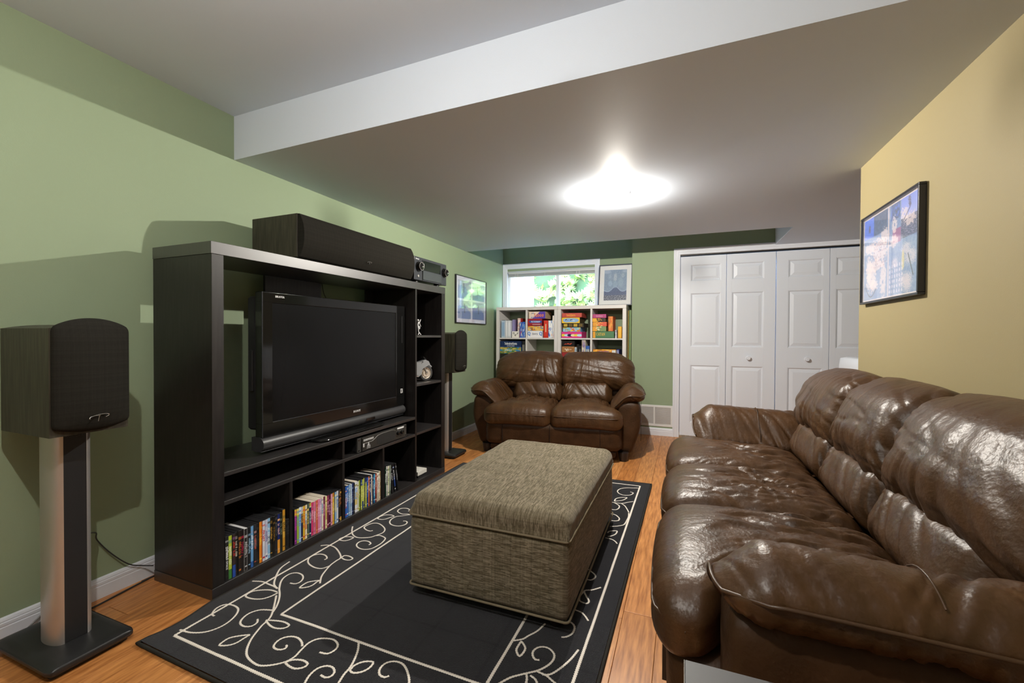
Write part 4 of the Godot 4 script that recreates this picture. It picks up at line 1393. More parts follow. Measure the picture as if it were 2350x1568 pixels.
func game_box(called: String, label: String, lo: Vector2, hi: Vector2, deep: float, side: Color, cover: Rect2, turn := 0.0, group := "board games in the white bookcases", front := -4.915, category := "game box") -> Node3D:
	var size := Vector3(hi.x - lo.x, hi.y - lo.y, deep)
	var t := thing(called, label, category, Vector3((lo.x + hi.x) * 0.5, lo.y, front), turn, group)
	var key := "box_" + side.to_html(false)
	if not M.has(key): mat(key, side, 0.45)
	put("box", box_of(Vector3(-size.x * 0.5, 0, -deep), Vector3(size.x * 0.5, size.y, 0), 0.002), M[key], t)
	var p := Shape.new()
	p.uvr = cover
	p.face(Vector3(-size.x * 0.5 + 0.0012, 0.0012, 0.0006), Vector3(size.x * 0.5 - 0.0012, 0.0012, 0.0006), Vector3(size.x * 0.5 - 0.0012, size.y - 0.0012, 0.0006), Vector3(-size.x * 0.5 + 0.0012, size.y - 0.0012, 0.0006))
	put("printed_cover", p, M["printed"], t)
	return t


func words(t: Node3D, w: String, x: float, y: float, tall: float, wide: float, c: Color, font := "Droid Sans", turned := 0.0, slant := 0.0) -> void:
	var key := "ink_" + c.to_html(false)
	if not M.has(key): mat(key, c, 0.5)
	letters("lettering", w, tall, wide, Transform3D(Basis(Vector3.BACK, turned), Vector3(x, y, 0.0011)), M[key], t, font, 700, slant)


func board_games() -> void:
	var H := func(s: String) -> Color: return Color.html(s)
	var q := func(style: String, a: String, b: String, c: String) -> Rect2: return draw_cover(style, Color.html(a), Color.html(b), Color.html(c))
	var t: Node3D
	var Y := 1.0715   # the upper shelf
	var Z := 0.7285
	# upper left cell of the first bookcase
	for k in 3:
		var x: float = [0.130, 0.184, 0.222][k]
		var w: float = [0.051, 0.036, 0.038][k]
		t = thing("binder", ["pale blue ring binder standing leftmost on the upper bookcase shelf", "narrow white binder standing right of the pale blue binder", "wider white binder standing beside the lilac folder box"][k], "binder", Vector3(x + w * 0.5, Y, -4.912 + 0.004 * k), 0.0, "binders on the upper shelf")
		put("cover", box_of(Vector3(-w * 0.5, 0, -0.26), Vector3(w * 0.5, 0.212, 0), 0.004), [mat("binder_blue", H.call("b9cbdb"), 0.35), mat("binder_white", H.call("d8dce2"), 0.3), M["binder_white"]][k], t)
		put("spine_label", box_of(Vector3(-w * 0.34, 0.02, 0), Vector3(w * 0.34, 0.19, 0.0012), 0.0004), [mat("binder_label", H.call("93b2d2"), 0.4), mat("binder_label_grey", H.call("e8eaee"), 0.4), M["binder_label_grey"]][k], t)
		put("clip", box_of(Vector3(-w * 0.4, 0.2122, -0.03), Vector3(w * 0.3, 0.217, -0.012), 0.001), M["satin_black"], t)
	game_box("folder_box", "lilac-grey folder box between the white binders and the checked game", Vector2(0.264, Y), Vector2(0.296, 1.295), 0.2, H.call("8d86b4"), q.call("plain", "8d86b4", "6c6792", "6c6792"), 0.0, "", -4.95, "box")
	t = game_box("game_box", "red and white checked tall game box standing on the upper left shelf", Vector2(0.332, Y), Vector2(0.372, 1.312), 0.24, H.call("c8322c"), q.call("grid", "f2ece6", "c8322c", "c8322c"), 0.0, "board games in the white bookcases", -4.955)
	t = game_box("game_box", "small white game box with big black letters before the checked box", Vector2(0.274, Y), Vector2(0.366, 1.15), 0.034, H.call("efeae2"), q.call("plain", "f1ece4", "f1ece4", "f1ece4"), 0.0, "board games in the white bookcases", -4.912)
	words(t, "O", -0.022, 0.055, 0.024, 0.02, H.call("222222"), "Droid Sans", 0.2)
	words(t, "n", 0.0, 0.03, 0.024, 0.018, H.call("222222"), "Droid Sans", -0.3)
	words(t, "y", 0.026, 0.05, 0.03, 0.018, H.call("222222"), "Droid Sans", -0.4)
	game_box("game_box", "blue picture game box standing beside the checked game box", Vector2(0.3745, Y), Vector2(0.405, 1.262), 0.24, H.call("2b56a8"), q.call("figures", "2f62bd", "e7d9a2", "d94a37"))
	game_box("game_box", "blue game box against the upright at the right of the binders' shelf", Vector2(0.4075, Y), Vector2(0.444, 1.265), 0.24, H.call("23509f"), q.call("figures", "2a5ec0", "86c0ee", "f0f3f7"))
	# second cell: a stack of four and three upright
	t = game_box("game_box", "white word game box with blue rings at the bottom of its stack", Vector2(0.479, Y), Vector2(0.664, 1.157), 0.26, H.call("eceaf0"), q.call("plain", "f0eef2", "f0eef2", "f0eef2"))
	words(t, "Query", 0.0, 0.045, 0.026, 0.07, H.call("555a66"), "Droid Sans")
	for sx in [-1, 1]:
		words(t, "Q", 0.074 * sx, 0.046, 0.052, 0.036, H.call("2f7fd0"), "Droid Sans")
	game_box("game_box", "orange patterned game box lying on the white word game", Vector2(0.481, 1.1575), Vector2(0.676, 1.214), 0.25, H.call("e2a040"), q.call("scene", "efc25a", "e08a2c", "6a86b8"))
	t = game_box("game_box", "dark red drawing game box with a blue arrow on its front", Vector2(0.478, 1.2145), Vector2(0.659, 1.301), 0.26, H.call("8e1f2c"), q.call("plain", "a32432", "8c1f2c", "8c1f2c"))
	var ar := Shape.new()
	ar.extrude(PackedVector2Array([Vector2(-0.075, 0.052), Vector2(-0.060, 0.066), Vector2(-0.060, 0.064), Vector2(0.088, 0.064), Vector2(0.088, 0.036), Vector2(-0.060, 0.036), Vector2(-0.060, 0.038)]), 0.0006, 0.0012, 2.0)
	put("arrow_mark", ar, mat("ink_blue", H.call("1f4fa8"), 0.5), t)
	letters("lettering", "PICTIONARY", 0.017, 0.118, Transform3D(Basis(), Vector3(0.012, 0.050, 0.0017)), mat("ink_pale", H.call("e8eef5"), 0.5), t, "Droid Sans", 700, 0.15)
	put("underline", box_of(Vector3(-0.03, 0.016, 0.0006), Vector3(0.07, 0.020, 0.0011), 0.0), M["ink_pale"], t)
	t = game_box("game_box", "cream and purple game box topmost of the stack right of the binders", Vector2(0.494, 1.3015), Vector2(0.702, 1.387), 0.25, H.call("cbb28e"), q.call("split", "efd9c8", "5b3fb0", "9aa7c8"))
	words(t, "Taboo", 0.02, 0.043, 0.044, 0.125, H.call("f08a3c"), "Droid Sans", 0.04, 0.1)
	t = game_box("game_box", "plain red tall game box standing beside the stack", Vector2(0.681, Y), Vector2(0.735, 1.279), 0.25, H.call("c92f22"), q.call("plain", "d63a2b", "c92f22", "c92f22"))
	put("tower_mark", box_of(Vector3(-0.006, 0.07, 0.0006), Vector3(0.005, 0.165, 0.0012), 0.0), mat("ink_wood", H.call("e6d3a8"), 0.5), t)
	game_box("game_box", "red-topped white game box with an owl picture, standing", Vector2(0.740, Y), Vector2(0.788, 1.278), 0.25, H.call("dfe3ea"), q.call("figures", "e9edf2", "2d66b8", "e8902e"))
	game_box("game_box", "white game box with colourful figures, tallest at the right of its shelf", Vector2(0.790, Y), Vector2(0.812, 1.336), 0.25, H.call("e9e6e2"), q.call("figures", "f2efe9", "e77c2f", "3b8ed0"))
	# third cell
	game_box("game_box", "bright pink game box with round faces, lowest of its stack", Vector2(0.902, Y), Vector2(1.142, 1.144), 0.26, H.call("d0357d"), q.call("faces", "e23b8c", "f0d24a", "bfe3f2"))
	game_box("game_box", "sky blue and yellow cartoon game box lying on the pink one", Vector2(0.918, 1.1445), Vector2(1.126, 1.195), 0.25, H.call("73b7dc"), q.call("scene", "82c3e6", "f0dc4a", "e8663a"))
	t = game_box("game_box", "black and gold game box in the middle of its stack", Vector2(0.914, 1.1955), Vector2(1.165, 1.244), 0.24, H.call("25221a"), q.call("rows", "2b261c", "c9a53a", "6e5a2c"))
	game_box("game_box", "yellow game box with a blue oval landscape on its front", Vector2(0.903, 1.2445), Vector2(1.118, 1.311), 0.27, H.call("4a3b20"), q.call("picture", "f2c73a", "8fb4e0", "3a4a6a"))
	t = game_box("game_box", "brick red settlers game box topmost beside the empty cell's upright", Vector2(0.905, 1.3115), Vector2(1.140, 1.363), 0.27, H.call("b4483c"), q.call("plain", "c8564a", "b4483c", "b4483c"))
	words(t, "Settlers", -0.01, 0.026, 0.03, 0.105, H.call("f0b040"), "Droid Serif")
	# fourth cell
	t = game_box("game_box", "green box with yellow capital letters under the orange stack", Vector2(1.268, Y), Vector2(1.510, 1.150), 0.26, H.call("3f6a4a"), q.call("plain", "4f7f58", "3f6a4a", "3f6a4a"))
	words(t, "CATAN", -0.03, 0.046, 0.032, 0.10, H.call("e8b53a"), "Droid Serif")
	put("sun_mark", box_of(Vector3(-0.118, 0.004, 0.0006), Vector3(-0.09, 0.074, 0.0012), 0.0), mat("ink_orange", H.call("e8a02c"), 0.5), t)
	game_box("game_box", "orange and green small game box lying on the green one", Vector2(1.266, 1.1505), Vector2(1.420, 1.206), 0.2, H.call("7d8a54"), q.call("half", "eda53a", "7f9a68", "e8e2c8"))
	game_box("game_box", "orange and coral game box second above the green one", Vector2(1.268, 1.2065), Vector2(1.426, 1.256), 0.2, H.call("d65238"), q.call("half", "eba43c", "e2604a", "f3cf8a"))
	game_box("game_box", "orange and black game box below the magenta one", Vector2(1.264, 1.2565), Vector2(1.412, 1.300), 0.2, H.call("3a3126"), q.call("half", "f0b03c", "3b3226", "d8a23a"))
	t = game_box("game_box", "magenta game box topmost of the orange stack", Vector2(1.266, 1.3005), Vector2(1.420, 1.345), 0.2, H.call("6d2a50"), q.call("plain", "b8497e", "a83f70", "a83f70"))
	words(t, "Settlers", 0.0, 0.023, 0.02, 0.075, H.call("d9a0c0"), "Droid Serif")
	game_box("game_box", "orange narrow game box standing upright on the green box", Vector2(1.444, 1.1505), Vector2(1.496, 1.319), 0.2, H.call("d8642c"), q.call("scene", "e8702e", "f0a23c", "d24a26"))
	game_box("rule_book", "thin pale booklet standing right of the green box", Vector2(1.520, Y), Vector2(1.538, 1.164), 0.18, H.call("d9d4d0"), q.call("scene", "d8d6dc", "5a6a9a", "f3f0ee"), 0.0, "", -4.915, "booklet")
	game_box("game_box", "short yellow game box standing at the far right of the shelf", Vector2(1.552, Y), Vector2(1.592, 1.204), 0.2, H.call("e0a126"), q.call("plain", "f0b530", "e0a126", "e0a126"))
	t = game_box("game_box", "yellow game box leaning against the shelf's right side", Vector2(1.572, Y), Vector2(1.592, 1.282), 0.18, H.call("dd9c22"), q.call("plain", "eeb02c", "e0a126", "e0a126"), 0.0, "board games in the white bookcases", -5.13)
	# lower cells, half hidden by the loveseat
	t = game_box("game_box", "large plain dark game box at the bottom, half hidden by the loveseat", Vector2(0.115, Z), Vector2(0.395, 0.872), 0.28, H.call("24231f"), q.call("plain", "26241f", "1f1d1a", "1f1d1a"))
	t = game_box("game_box", "green jungle picture game box below the dark blue one", Vector2(0.1125, 0.8725), Vector2(0.395, 0.955), 0.28, H.call("3f6fa0"), q.call("scene", "4f7a3c", "c9b35a", "3a8cc0"))
	words(t, "JUNGLE", -0.03, 0.042, 0.03, 0.1, H.call("eef2e4"), "Droid Sans")
	t = game_box("game_box", "dark blue game box with white lettering on the jungle box", Vector2(0.116, 0.9555), Vector2(0.398, 1.030), 0.28, H.call("10203f"), q.call("plain", "142a55", "1d3f86", "1d3f86"))
	words(t, "Telestrations", 0.0, 0.044, 0.034, 0.165, H.call("f0f2f4"), "Droid Sans")
	words(t, "AFTER DARK", 0.0, 0.014, 0.011, 0.10, H.call("d0d6de"), "Droid Sans")
	game_box("game_box", "black narrow game box standing beside the dark blue box", Vector2(0.410, Z), Vector2(0.445, 1.030), 0.25, H.call("1c1b1a"), q.call("rows", "1e1d1c", "b9b4aa", "4a4640"))
	game_box("game_box", "dark red game box just above the loveseat's middle", Vector2(0.905, Z), Vector2(1.058, 0.904), 0.22, H.call("8c2a2c"), q.call("plain", "a03234", "8c2a2c", "8c2a2c"))
	t = game_box("game_box", "light brown game box with a small white emblem", Vector2(0.907, 0.9045), Vector2(1.056, 0.972), 0.22, H.call("9a6a40"), q.call("picture", "b07e4e", "a06c3e", "efe6d4"))
	t = game_box("game_box", "black game box with red flames topmost in the lower third cell", Vector2(0.906, 0.9725), Vector2(1.056, 1.036), 0.22, H.call("161414"), q.call("plain", "191717", "111111", "111111"))
	var fl := Shape.new()
	fl.extrude(PackedVector2Array([Vector2(-0.05, 0.022), Vector2(-0.03, 0.034), Vector2(-0.02, 0.028), Vector2(0.0, 0.040), Vector2(0.015, 0.030), Vector2(0.05, 0.042), Vector2(0.03, 0.022), Vector2(0.0, 0.026)]), 0.0006, 0.0012, 2.0)
	put("flame_mark", fl, mat("ink_flame", H.call("d8452a"), 0.5), t)
	game_box("game_box", "blue and white slim case between the brown and black boxes", Vector2(1.060, Z), Vector2(1.084, 0.964), 0.16, H.call("dfe8ee"), q.call("scene", "e6edf2", "5aa0c8", "2a3a4a"))
	game_box("game_box", "plain black slim case in the lower third cell", Vector2(1.086, Z), Vector2(1.111, 1.0), 0.2, H.call("161616"), q.call("plain", "1a1a1a", "101010", "101010"))
	game_box("game_box", "black slim case with pale spots in the lower third cell", Vector2(1.113, Z), Vector2(1.132, 0.982), 0.18, H.call("1b1b1d"), q.call("rows", "1d1d20", "8a8a92", "4c4c55"))
	game_box("game_box", "cream game box with violet print standing tall", Vector2(1.142, Z), Vector2(1.186, 1.050), 0.24, H.call("d9cfb0"), q.call("scene", "e0d6b8", "8a78a8", "c8b070"))
	game_box("game_box", "blue game box standing right of the cream one", Vector2(1.189, Z), Vector2(1.232, 0.982), 0.24, H.call("35589a"), q.call("rows", "3c64ae", "9ab6de", "d6c07a"))
	t = game_box("game_box", "hidden lower game box carrying the orange adventure game", Vector2(1.272, Z), Vector2(1.592, 0.886), 0.26, H.call("5a4a30"), q.call("plain", "5a4a30", "5a4a30", "5a4a30"))
	t.set_meta("label", "brown wide game box behind the loveseat under the orange one")
	t = game_box("game_box", "orange game box with blue capitals and a white label", Vector2(1.273, 0.8865), Vector2(1.533, 0.946), 0.26, H.call("3a2c1c"), q.call("scene", "f0ae34", "e89a2c", "d88428"))
	words(t, "LOST CITIES", -0.01, 0.026, 0.03, 0.13, H.call("22449a"), "Droid Sans", 0.0, 0.1)
	put("paper_label", box_of(Vector3(0.084, 0.004, 0.0006), Vector3(0.126, 0.05, 0.0013), 0.0), M["print_white"], t)
	game_box("game_box", "dark blue small box right of the orange game", Vector2(1.537, 0.8865), Vector2(1.568, 0.947), 0.2, H.call("2a3570"), q.call("rows", "303c80", "dfe3ee", "303c80"))
	# two boards between bookcase and wall
	t = thing("folded_board", "ochre folded game board squeezed beside the bookcase's right side", "game board", Vector3(1.655, 0, -4.99))
	put("board", box_of(Vector3(-0.004, 0, -0.25), Vector3(0.004, 1.385, 0), 0.001), mat("board_ochre", H.call("9a8430"), 0.6), t)
	t = thing("folded_board", "green folded game board between the bookcase and the corner of the wall", "game board", Vector3(1.674, 0, -5.0))
	put("board", box_of(Vector3(-0.011, 0, -0.25), Vector3(0.011, 1.39, 0), 0.001), mat("board_green", H.call("6f8a5a"), 0.6), t)


func speakers() -> void:
	speaker_pair(Vector3(0.405, 0, -0.808), "near")
	speaker_pair(Vector3(0.365, 0, -3.425), "far")
	# centre speaker on the media unit
	var t := thing("center_speaker", "long black centre speaker lying on top of the media unit", "speaker", on_unit(0.906, 1.47, 0.36), UNIT_TURN)
	put("cabinet", box_of(Vector3(-0.325, 0.012, -0.468), Vector3(0, 0.232, 0.468), 0.003), M["black_ash"], t)
	var g := Shape.new()
	var p := PackedVector2Array([Vector2(-0.004, 0.014)])
	for i in 17:
		var u := -1.0 + 2.0 * i / 16.0
		p.append(Vector2(0.012 + 0.032 * (1.0 - pow(absf(u), 2.4)), 0.122 + 0.107 * u))
	p.append(Vector2(-0.004, 0.230))
	g.extrude(p, -0.468, 0.464, 0.6)
	put("grille", g, M["grille_cloth"], t)
	emblem(look(Vector3(0.043, 0.055, -0.01), Vector3(0, 0, -1), Vector3(-0.12, 1, 0)), 0.036, t)
	for z in [-0.38, 0.38]:
		for x in [-0.28, -0.03]:
			var f := disc(0.014, 0.012)
			for k in f.v.size(): f.v[k] += Vector3(x, 0, z)
			put("foot", f, M["matt_black"], t)


func emblem(place: Transform3D, w: float, parent: Node3D) -> void:   # a drawn-out loop and a stroke through it
	var s := Shape.new()
	s.xf = place
	var a := []
	for i in 15:
		var t := -0.9 + 4.4 * i / 14.0
		a.append(Vector3(0.50 * w * cos(t) + 0.05 * w, 0.13 * w * sin(t) + 0.06 * w * cos(t) + 0.06 * w, 0.0006))
	s.tube(a, 0.0011, 5)
	s.tube([Vector3(-0.02 * w, -0.22 * w, 0.0006), Vector3(0.02 * w, -0.02 * w, 0.0006), Vector3(0.06 * w, 0.14 * w, 0.0006)], 0.0011, 5)
	s.tube([Vector3(-0.42 * w, 0.10 * w, 0.0006), Vector3(-0.15 * w, 0.14 * w, 0.0006), Vector3(0.10 * w, 0.12 * w, 0.0006)], 0.0009, 5)
	put("emblem", s, M["chrome"], parent)


func speaker_pair(front: Vector3, which: String) -> void:   # a bookshelf speaker on a stand; both face +x
	var near := which == "near"
	var t := thing("speaker_stand", "silver and black pillar stand nearest the camera, carrying the left speaker" if near else "silver and black pillar stand at the far end of the media unit", "speaker stand", Vector3(front.x - 0.165, 0, front.z), 0.0, "speaker stands")
	var b := Shape.new()
	b.puff(Vector3(0.180, 0.0165, 0.115), Vector3(0.02, 0.013, 0.02), Vector3i(14, 6, 14), func(q, p, _e): return p + Vector3(0, 0.0285 - (0.006 * smooth(0.8, 1.0, absf(q.z)) if q.y > 0.5 else 0.0), 0))
	put("base", b, M["satin_black"], t)
	put("base_sole", box_of(Vector3(-0.160, 0, -0.101), Vector3(0.160, 0.0135, 0.101), 0.003), M["matt_black"], t)
	# pillar: a black channel between two silver wings
	put("black_channel", box_of(Vector3(-0.055, 0.045, -0.034), Vector3(0.066, 0.757, 0.034), 0.002), M["satin_black"], t)
	for sd in [-1.0, 1.0]:
		var w := Shape.new()
		w.xf = Transform3D(Basis(Vector3(1, 0, 0), Vector3(0, 0, 1), Vector3(0, -1, 0)), Vector3(0, 0.757, 0))
		var o := PackedVector2Array()
		for i in 13:
			var a := -PI * 0.5 + PI * i / 12.0
			o.append(Vector2(0.062 * sin(a) + 0.005, sd * (0.030 + 0.026 * cos(a))))
		w.extrude(o, 0.0, 0.712, 0.6)
		put("silver_wing", w, M["brushed_silver"], t)
	put("top_plate", box_of(Vector3(-0.09, 0.757, -0.08), Vector3(0.11, 0.763, 0.08), 0.001), M["satin_black"], t)
	if near: letters("lettering", "SONORA", 0.0085, 0.045, look(Vector3(0.0664, 0.742, 0.0), Vector3(0, 0, -1), Vector3.UP), M["face_panel"], t)
	t = thing("bookshelf_speaker", "dark boxy speaker with a curved cloth front on the stand nearest the camera" if near else "dark boxy speaker with a curved cloth front beyond the media unit's far end", "speaker", Vector3(front.x, 0.763, front.z), 0.0, "bookshelf speakers on stands")
	var body := Shape.new()
	body.xf = Transform3D(Basis(Vector3(0, 0, -1), Vector3(0, 1, 0), Vector3(1, 0, 0)), Vector3.ZERO)
	var o := PackedVector2Array([Vector2(-0.102, 0.0), Vector2(0.102, 0.0), Vector2(0.102, 0.344)])
	for i in range(1, 12): o.append(Vector2(0.102 - 0.204 * i / 12.0, 0.344 + 0.014 * sin(PI * i / 12.0)))
	o.append(Vector2(-0.102, 0.344))
	body.extrude(o, -0.305, 0.0, 0.9)
	put("cabinet", body, M["black_ash"], t)
	var g := Shape.new()
	g.xf = Transform3D(Basis(Vector3(0, 0, -1), Vector3(0, 1, 0), Vector3(1, 0, 0)), Vector3.ZERO)
	g.puff(Vector3(0.100, 0.163, 0.011), Vector3(0.008, 0.016, 0.010), Vector3i(30, 30, 6), func(q, p, _e):
		var r: Vector3 = p
		var arch: float = 1.0 - q.x * q.x
		if q.y > 0: r.y += 0.034 * q.y * pow(arch, 0.8) - 0.002 * q.y
		else: r.y += 0.020 * q.y * arch + 0.006
		if q.z > 0: r.z += q.z * 0.026 * arch * (1.0 - pow(absf(q.y), 4.0))
		return r + Vector3(0, 0.184, 0.008))
	put("grille", g, M["grille_cloth"], t)
	emblem(look(Vector3(0.0435, 0.052, 0.0), Vector3(0, 0, -1), Vector3(-0.05, 1, 0)), 0.052, t)
	var led := Shape.new()
	led.box(Vector3(0.037, 0.318, -0.006), Vector3(0.002, 0.003, 0.003), 0.0005)
	put("tweeter_glint", led, M["silver_paint"], t)


func electronics() -> void:
	var r := Vector3(0, 0, -1)
	# receiver: sits on top at the far end and overhangs it a little
	var t := thing("receiver", "black audio receiver with two round knobs on the far top of the media unit", "receiver", on_unit(1.628, 1.47, 0.375), UNIT_TURN)
	put("case", box_of(Vector3(-0.33, 0.022, -0.214), Vector3(-0.02, 0.182, 0.206), 0.003), M["satin_black"], t)
	var front := box_of(Vector3(-0.02, 0.02, -0.221), Vector3(0.0, 0.188, 0.217), 0.004)
	put("front_panel", front, M["face_panel"], t)
	put("display_window", box_of(Vector3(-0.002, 0.100, -0.132), Vector3(0.002, 0.170, 0.108), 0.001), M["display"], t)
	put("lower_flap", box_of(Vector3(-0.001, 0.030, -0.138), Vector3(0.005, 0.096, 0.112), 0.001), mat("flap", lin(0.05, 0.058, 0.062), 0.35), t)
	put("groove", box_of(Vector3(-0.001, 0.022, 0.113), Vector3(0.0012, 0.172, 0.119), 0.0003), M["gloss_black"], t)
	put("groove", box_of(Vector3(-0.001, 0.022, -0.141), Vector3(0.0012, 0.1, -0.138), 0.0003), M["gloss_black"], t)
	for z in [0.165, -0.182]:
		var k := Shape.new()
		k.xf = Transform3D(Basis(Vector3.BACK, -PI / 2), Vector3(0, 0.118, z))
		k.lathe([Vector2(0, 0), Vector2(0.036, 0), Vector2(0.036, 0.004), Vector2(0.031, 0.005), Vector2(0.030, 0.026), Vector2(0.027, 0.029), Vector2(0, 0.029)], 32)
		put("knob", k, M["gloss_black"], t)
		put("knob_mark", box_of(Vector3(0.0285, 0.117, z - 0.028), Vector3(0.0298, 0.119, z - 0.004), 0.0003), M["silver_paint"], t)
		var ring := Shape.new()
		ring.xf = Transform3D(Basis(Vector3.BACK, -PI / 2), Vector3(0.029, 0.118, z))
		ring.lathe([Vector2(0.0262, 0), Vector2(0.0285, 0), Vector2(0.0285, 0.0008), Vector2(0.0262, 0.0008)], 32)
		put("knob_ring", ring, M["brushed_silver"], t)
	var pw := Shape.new()
	pw.xf = Transform3D(Basis(Vector3.BACK, -PI / 2), Vector3(0, 0.05, 0.17))
	pw.lathe([Vector2(0, 0), Vector2(0.009, 0), Vector2(0.009, 0.004), Vector2(0, 0.005)], 20)
	put("power_button", pw, M["brushed_silver"], t)
	letters("lettering", "Pioneer", 0.009, 0.042, look(Vector3(0.0004, 0.172, 0.178), r, Vector3.UP), M["print_white"], t, "Droid Serif")
	for k in 3: put("indicator", box_of(Vector3(0.0015, 0.143 - 0.011 * k, 0.094), Vector3(0.0026, 0.147 - 0.011 * k, 0.099), 0.0003), M["print_white"], t)
	for z in [-0.135, 0.15]:
		for x in [-0.29, -0.04]:
			var f := disc(0.022, 0.0215)
			for q in f.v.size(): f.v[q] += Vector3(x, 0, z)
			put("foot", f, M["satin_black"], t)
	# power amplifier in the middle bay
	t = thing("amplifier", "black rack amplifier with a vented curved front in the media unit's middle bay", "amplifier", on_unit(1.082, 0.390, 0.372), UNIT_TURN)
	put("case", box_of(Vector3(-0.30, 0.002, -0.218), Vector3(-0.008, 0.088, 0.218), 0.002), M["satin_black"], t)
	put("front_panel", box_of(Vector3(-0.008, 0.002, -0.239), Vector3(0.0, 0.089, 0.239), 0.0015), M["satin_black"], t)
	put("raised_panel", box_of(Vector3(0.0, 0.004, -0.205), Vector3(0.014, 0.087, 0.205), 0.004), mat("amp_face", lin(0.028, 0.026, 0.023), 0.45), t)
	for sd in [-1, 1]:
		put("rack_ear", box_of(Vector3(0.0, 0.003, sd * 0.222 - 0.0155), Vector3(0.005, 0.088, sd * 0.222 + 0.0155), 0.001), mat("amp_ear", lin(0.045, 0.043, 0.04), 0.45), t)
		for y in [0.014, 0.076]:
			var sc := Shape.new()
			sc.xf = Transform3D(Basis(Vector3.BACK, -PI / 2), Vector3(0.005, y, sd * 0.226))
			sc.lathe([Vector2(0, 0), Vector2(0.005, 0), Vector2(0.004, 0.002), Vector2(0, 0.002)], 12)
			put("screw", sc, M["gloss_black"], t)
	for k in 24:
		var z := 0.075 - 0.0075 * k
		var hgt := 0.024 + 0.009 * minf(1.0, minf(k, 23 - k) / 4.0)
		put("vent_slot", box_of(Vector3(0.0138, 0.044 - hgt, z - 0.0022), Vector3(0.0146, 0.044 + hgt, z + 0.0022), 0.0003), M["matt_black"], t)
	var line := Shape.new()
	line.tube([Vector3(0.0145, 0.050, 0.2), Vector3(0.0145, 0.052, 0.12), Vector3(0.0145, 0.060, 0.10), Vector3(0.0145, 0.075, 0.07), Vector3(0.0145, 0.080, 0.03), Vector3(0.0145, 0.080, -0.06), Vector3(0.0145, 0.078, -0.09), Vector3(0.0145, 0.070, -0.105)], 0.0012, 5)
	put("trim_line", line, M["brushed_silver"], t)
	letters("lettering", "EUROPOWER", 0.012, 0.088, look(Vector3(0.0146, 0.070, 0.152), r, Vector3.UP), M["print_white"], t, "Droid Sans", 700, 0.15)
	letters("lettering", "behringer", 0.006, 0.034, look(Vector3(0.0146, 0.018, 0.152), r, Vector3.UP), M["print_white"], t)
	var tri := Shape.new()
	tri.xf = look(Vector3(0.0144, 0.026, 0.152), r, Vector3.UP)
	tri.tube([Vector3(-0.013, 0, 0), Vector3(0, 0.024, 0), Vector3(0.013, 0, 0)], 0.0018, 5, true)
	tri.tube([Vector3(-0.005, 0.004, 0), Vector3(0, 0.014, 0), Vector3(0.005, 0.004, 0)], 0.0016, 5)
	put("triangle_emblem", tri, M["print_white"], t)
	put("name_strip", box_of(Vector3(0.014, 0.072, -0.195), Vector3(0.0148, 0.083, -0.125), 0.0002), M["print_white"], t)
	for z in [-0.13, -0.17]:
		var k := Shape.new()
		k.xf = Transform3D(Basis(Vector3.BACK, -PI / 2), Vector3(0.014, 0.048, z))
		k.lathe([Vector2(0, 0), Vector2(0.013, 0), Vector2(0.012, 0.012), Vector2(0.008, 0.014), Vector2(0, 0.014)], 20)
		put("knob", k, M["gloss_black"], t)
		for a in 8:
			var an := PI * 0.75 + TAU * 0.75 * a / 7.0 - PI
			put("scale_tick", box_of(Vector3(0.014, 0.048 + 0.0165 * cos(an) - 0.001, z - 0.0165 * sin(an) - 0.001), Vector3(0.0147, 0.048 + 0.0165 * cos(an) + 0.001, z - 0.0165 * sin(an) + 0.001), 0.0002), M["print_white"], t)
	put("power_switch", box_of(Vector3(0.014, 0.03, 0.193), Vector3(0.018, 0.052, 0.203), 0.001), M["silver_paint"], t)


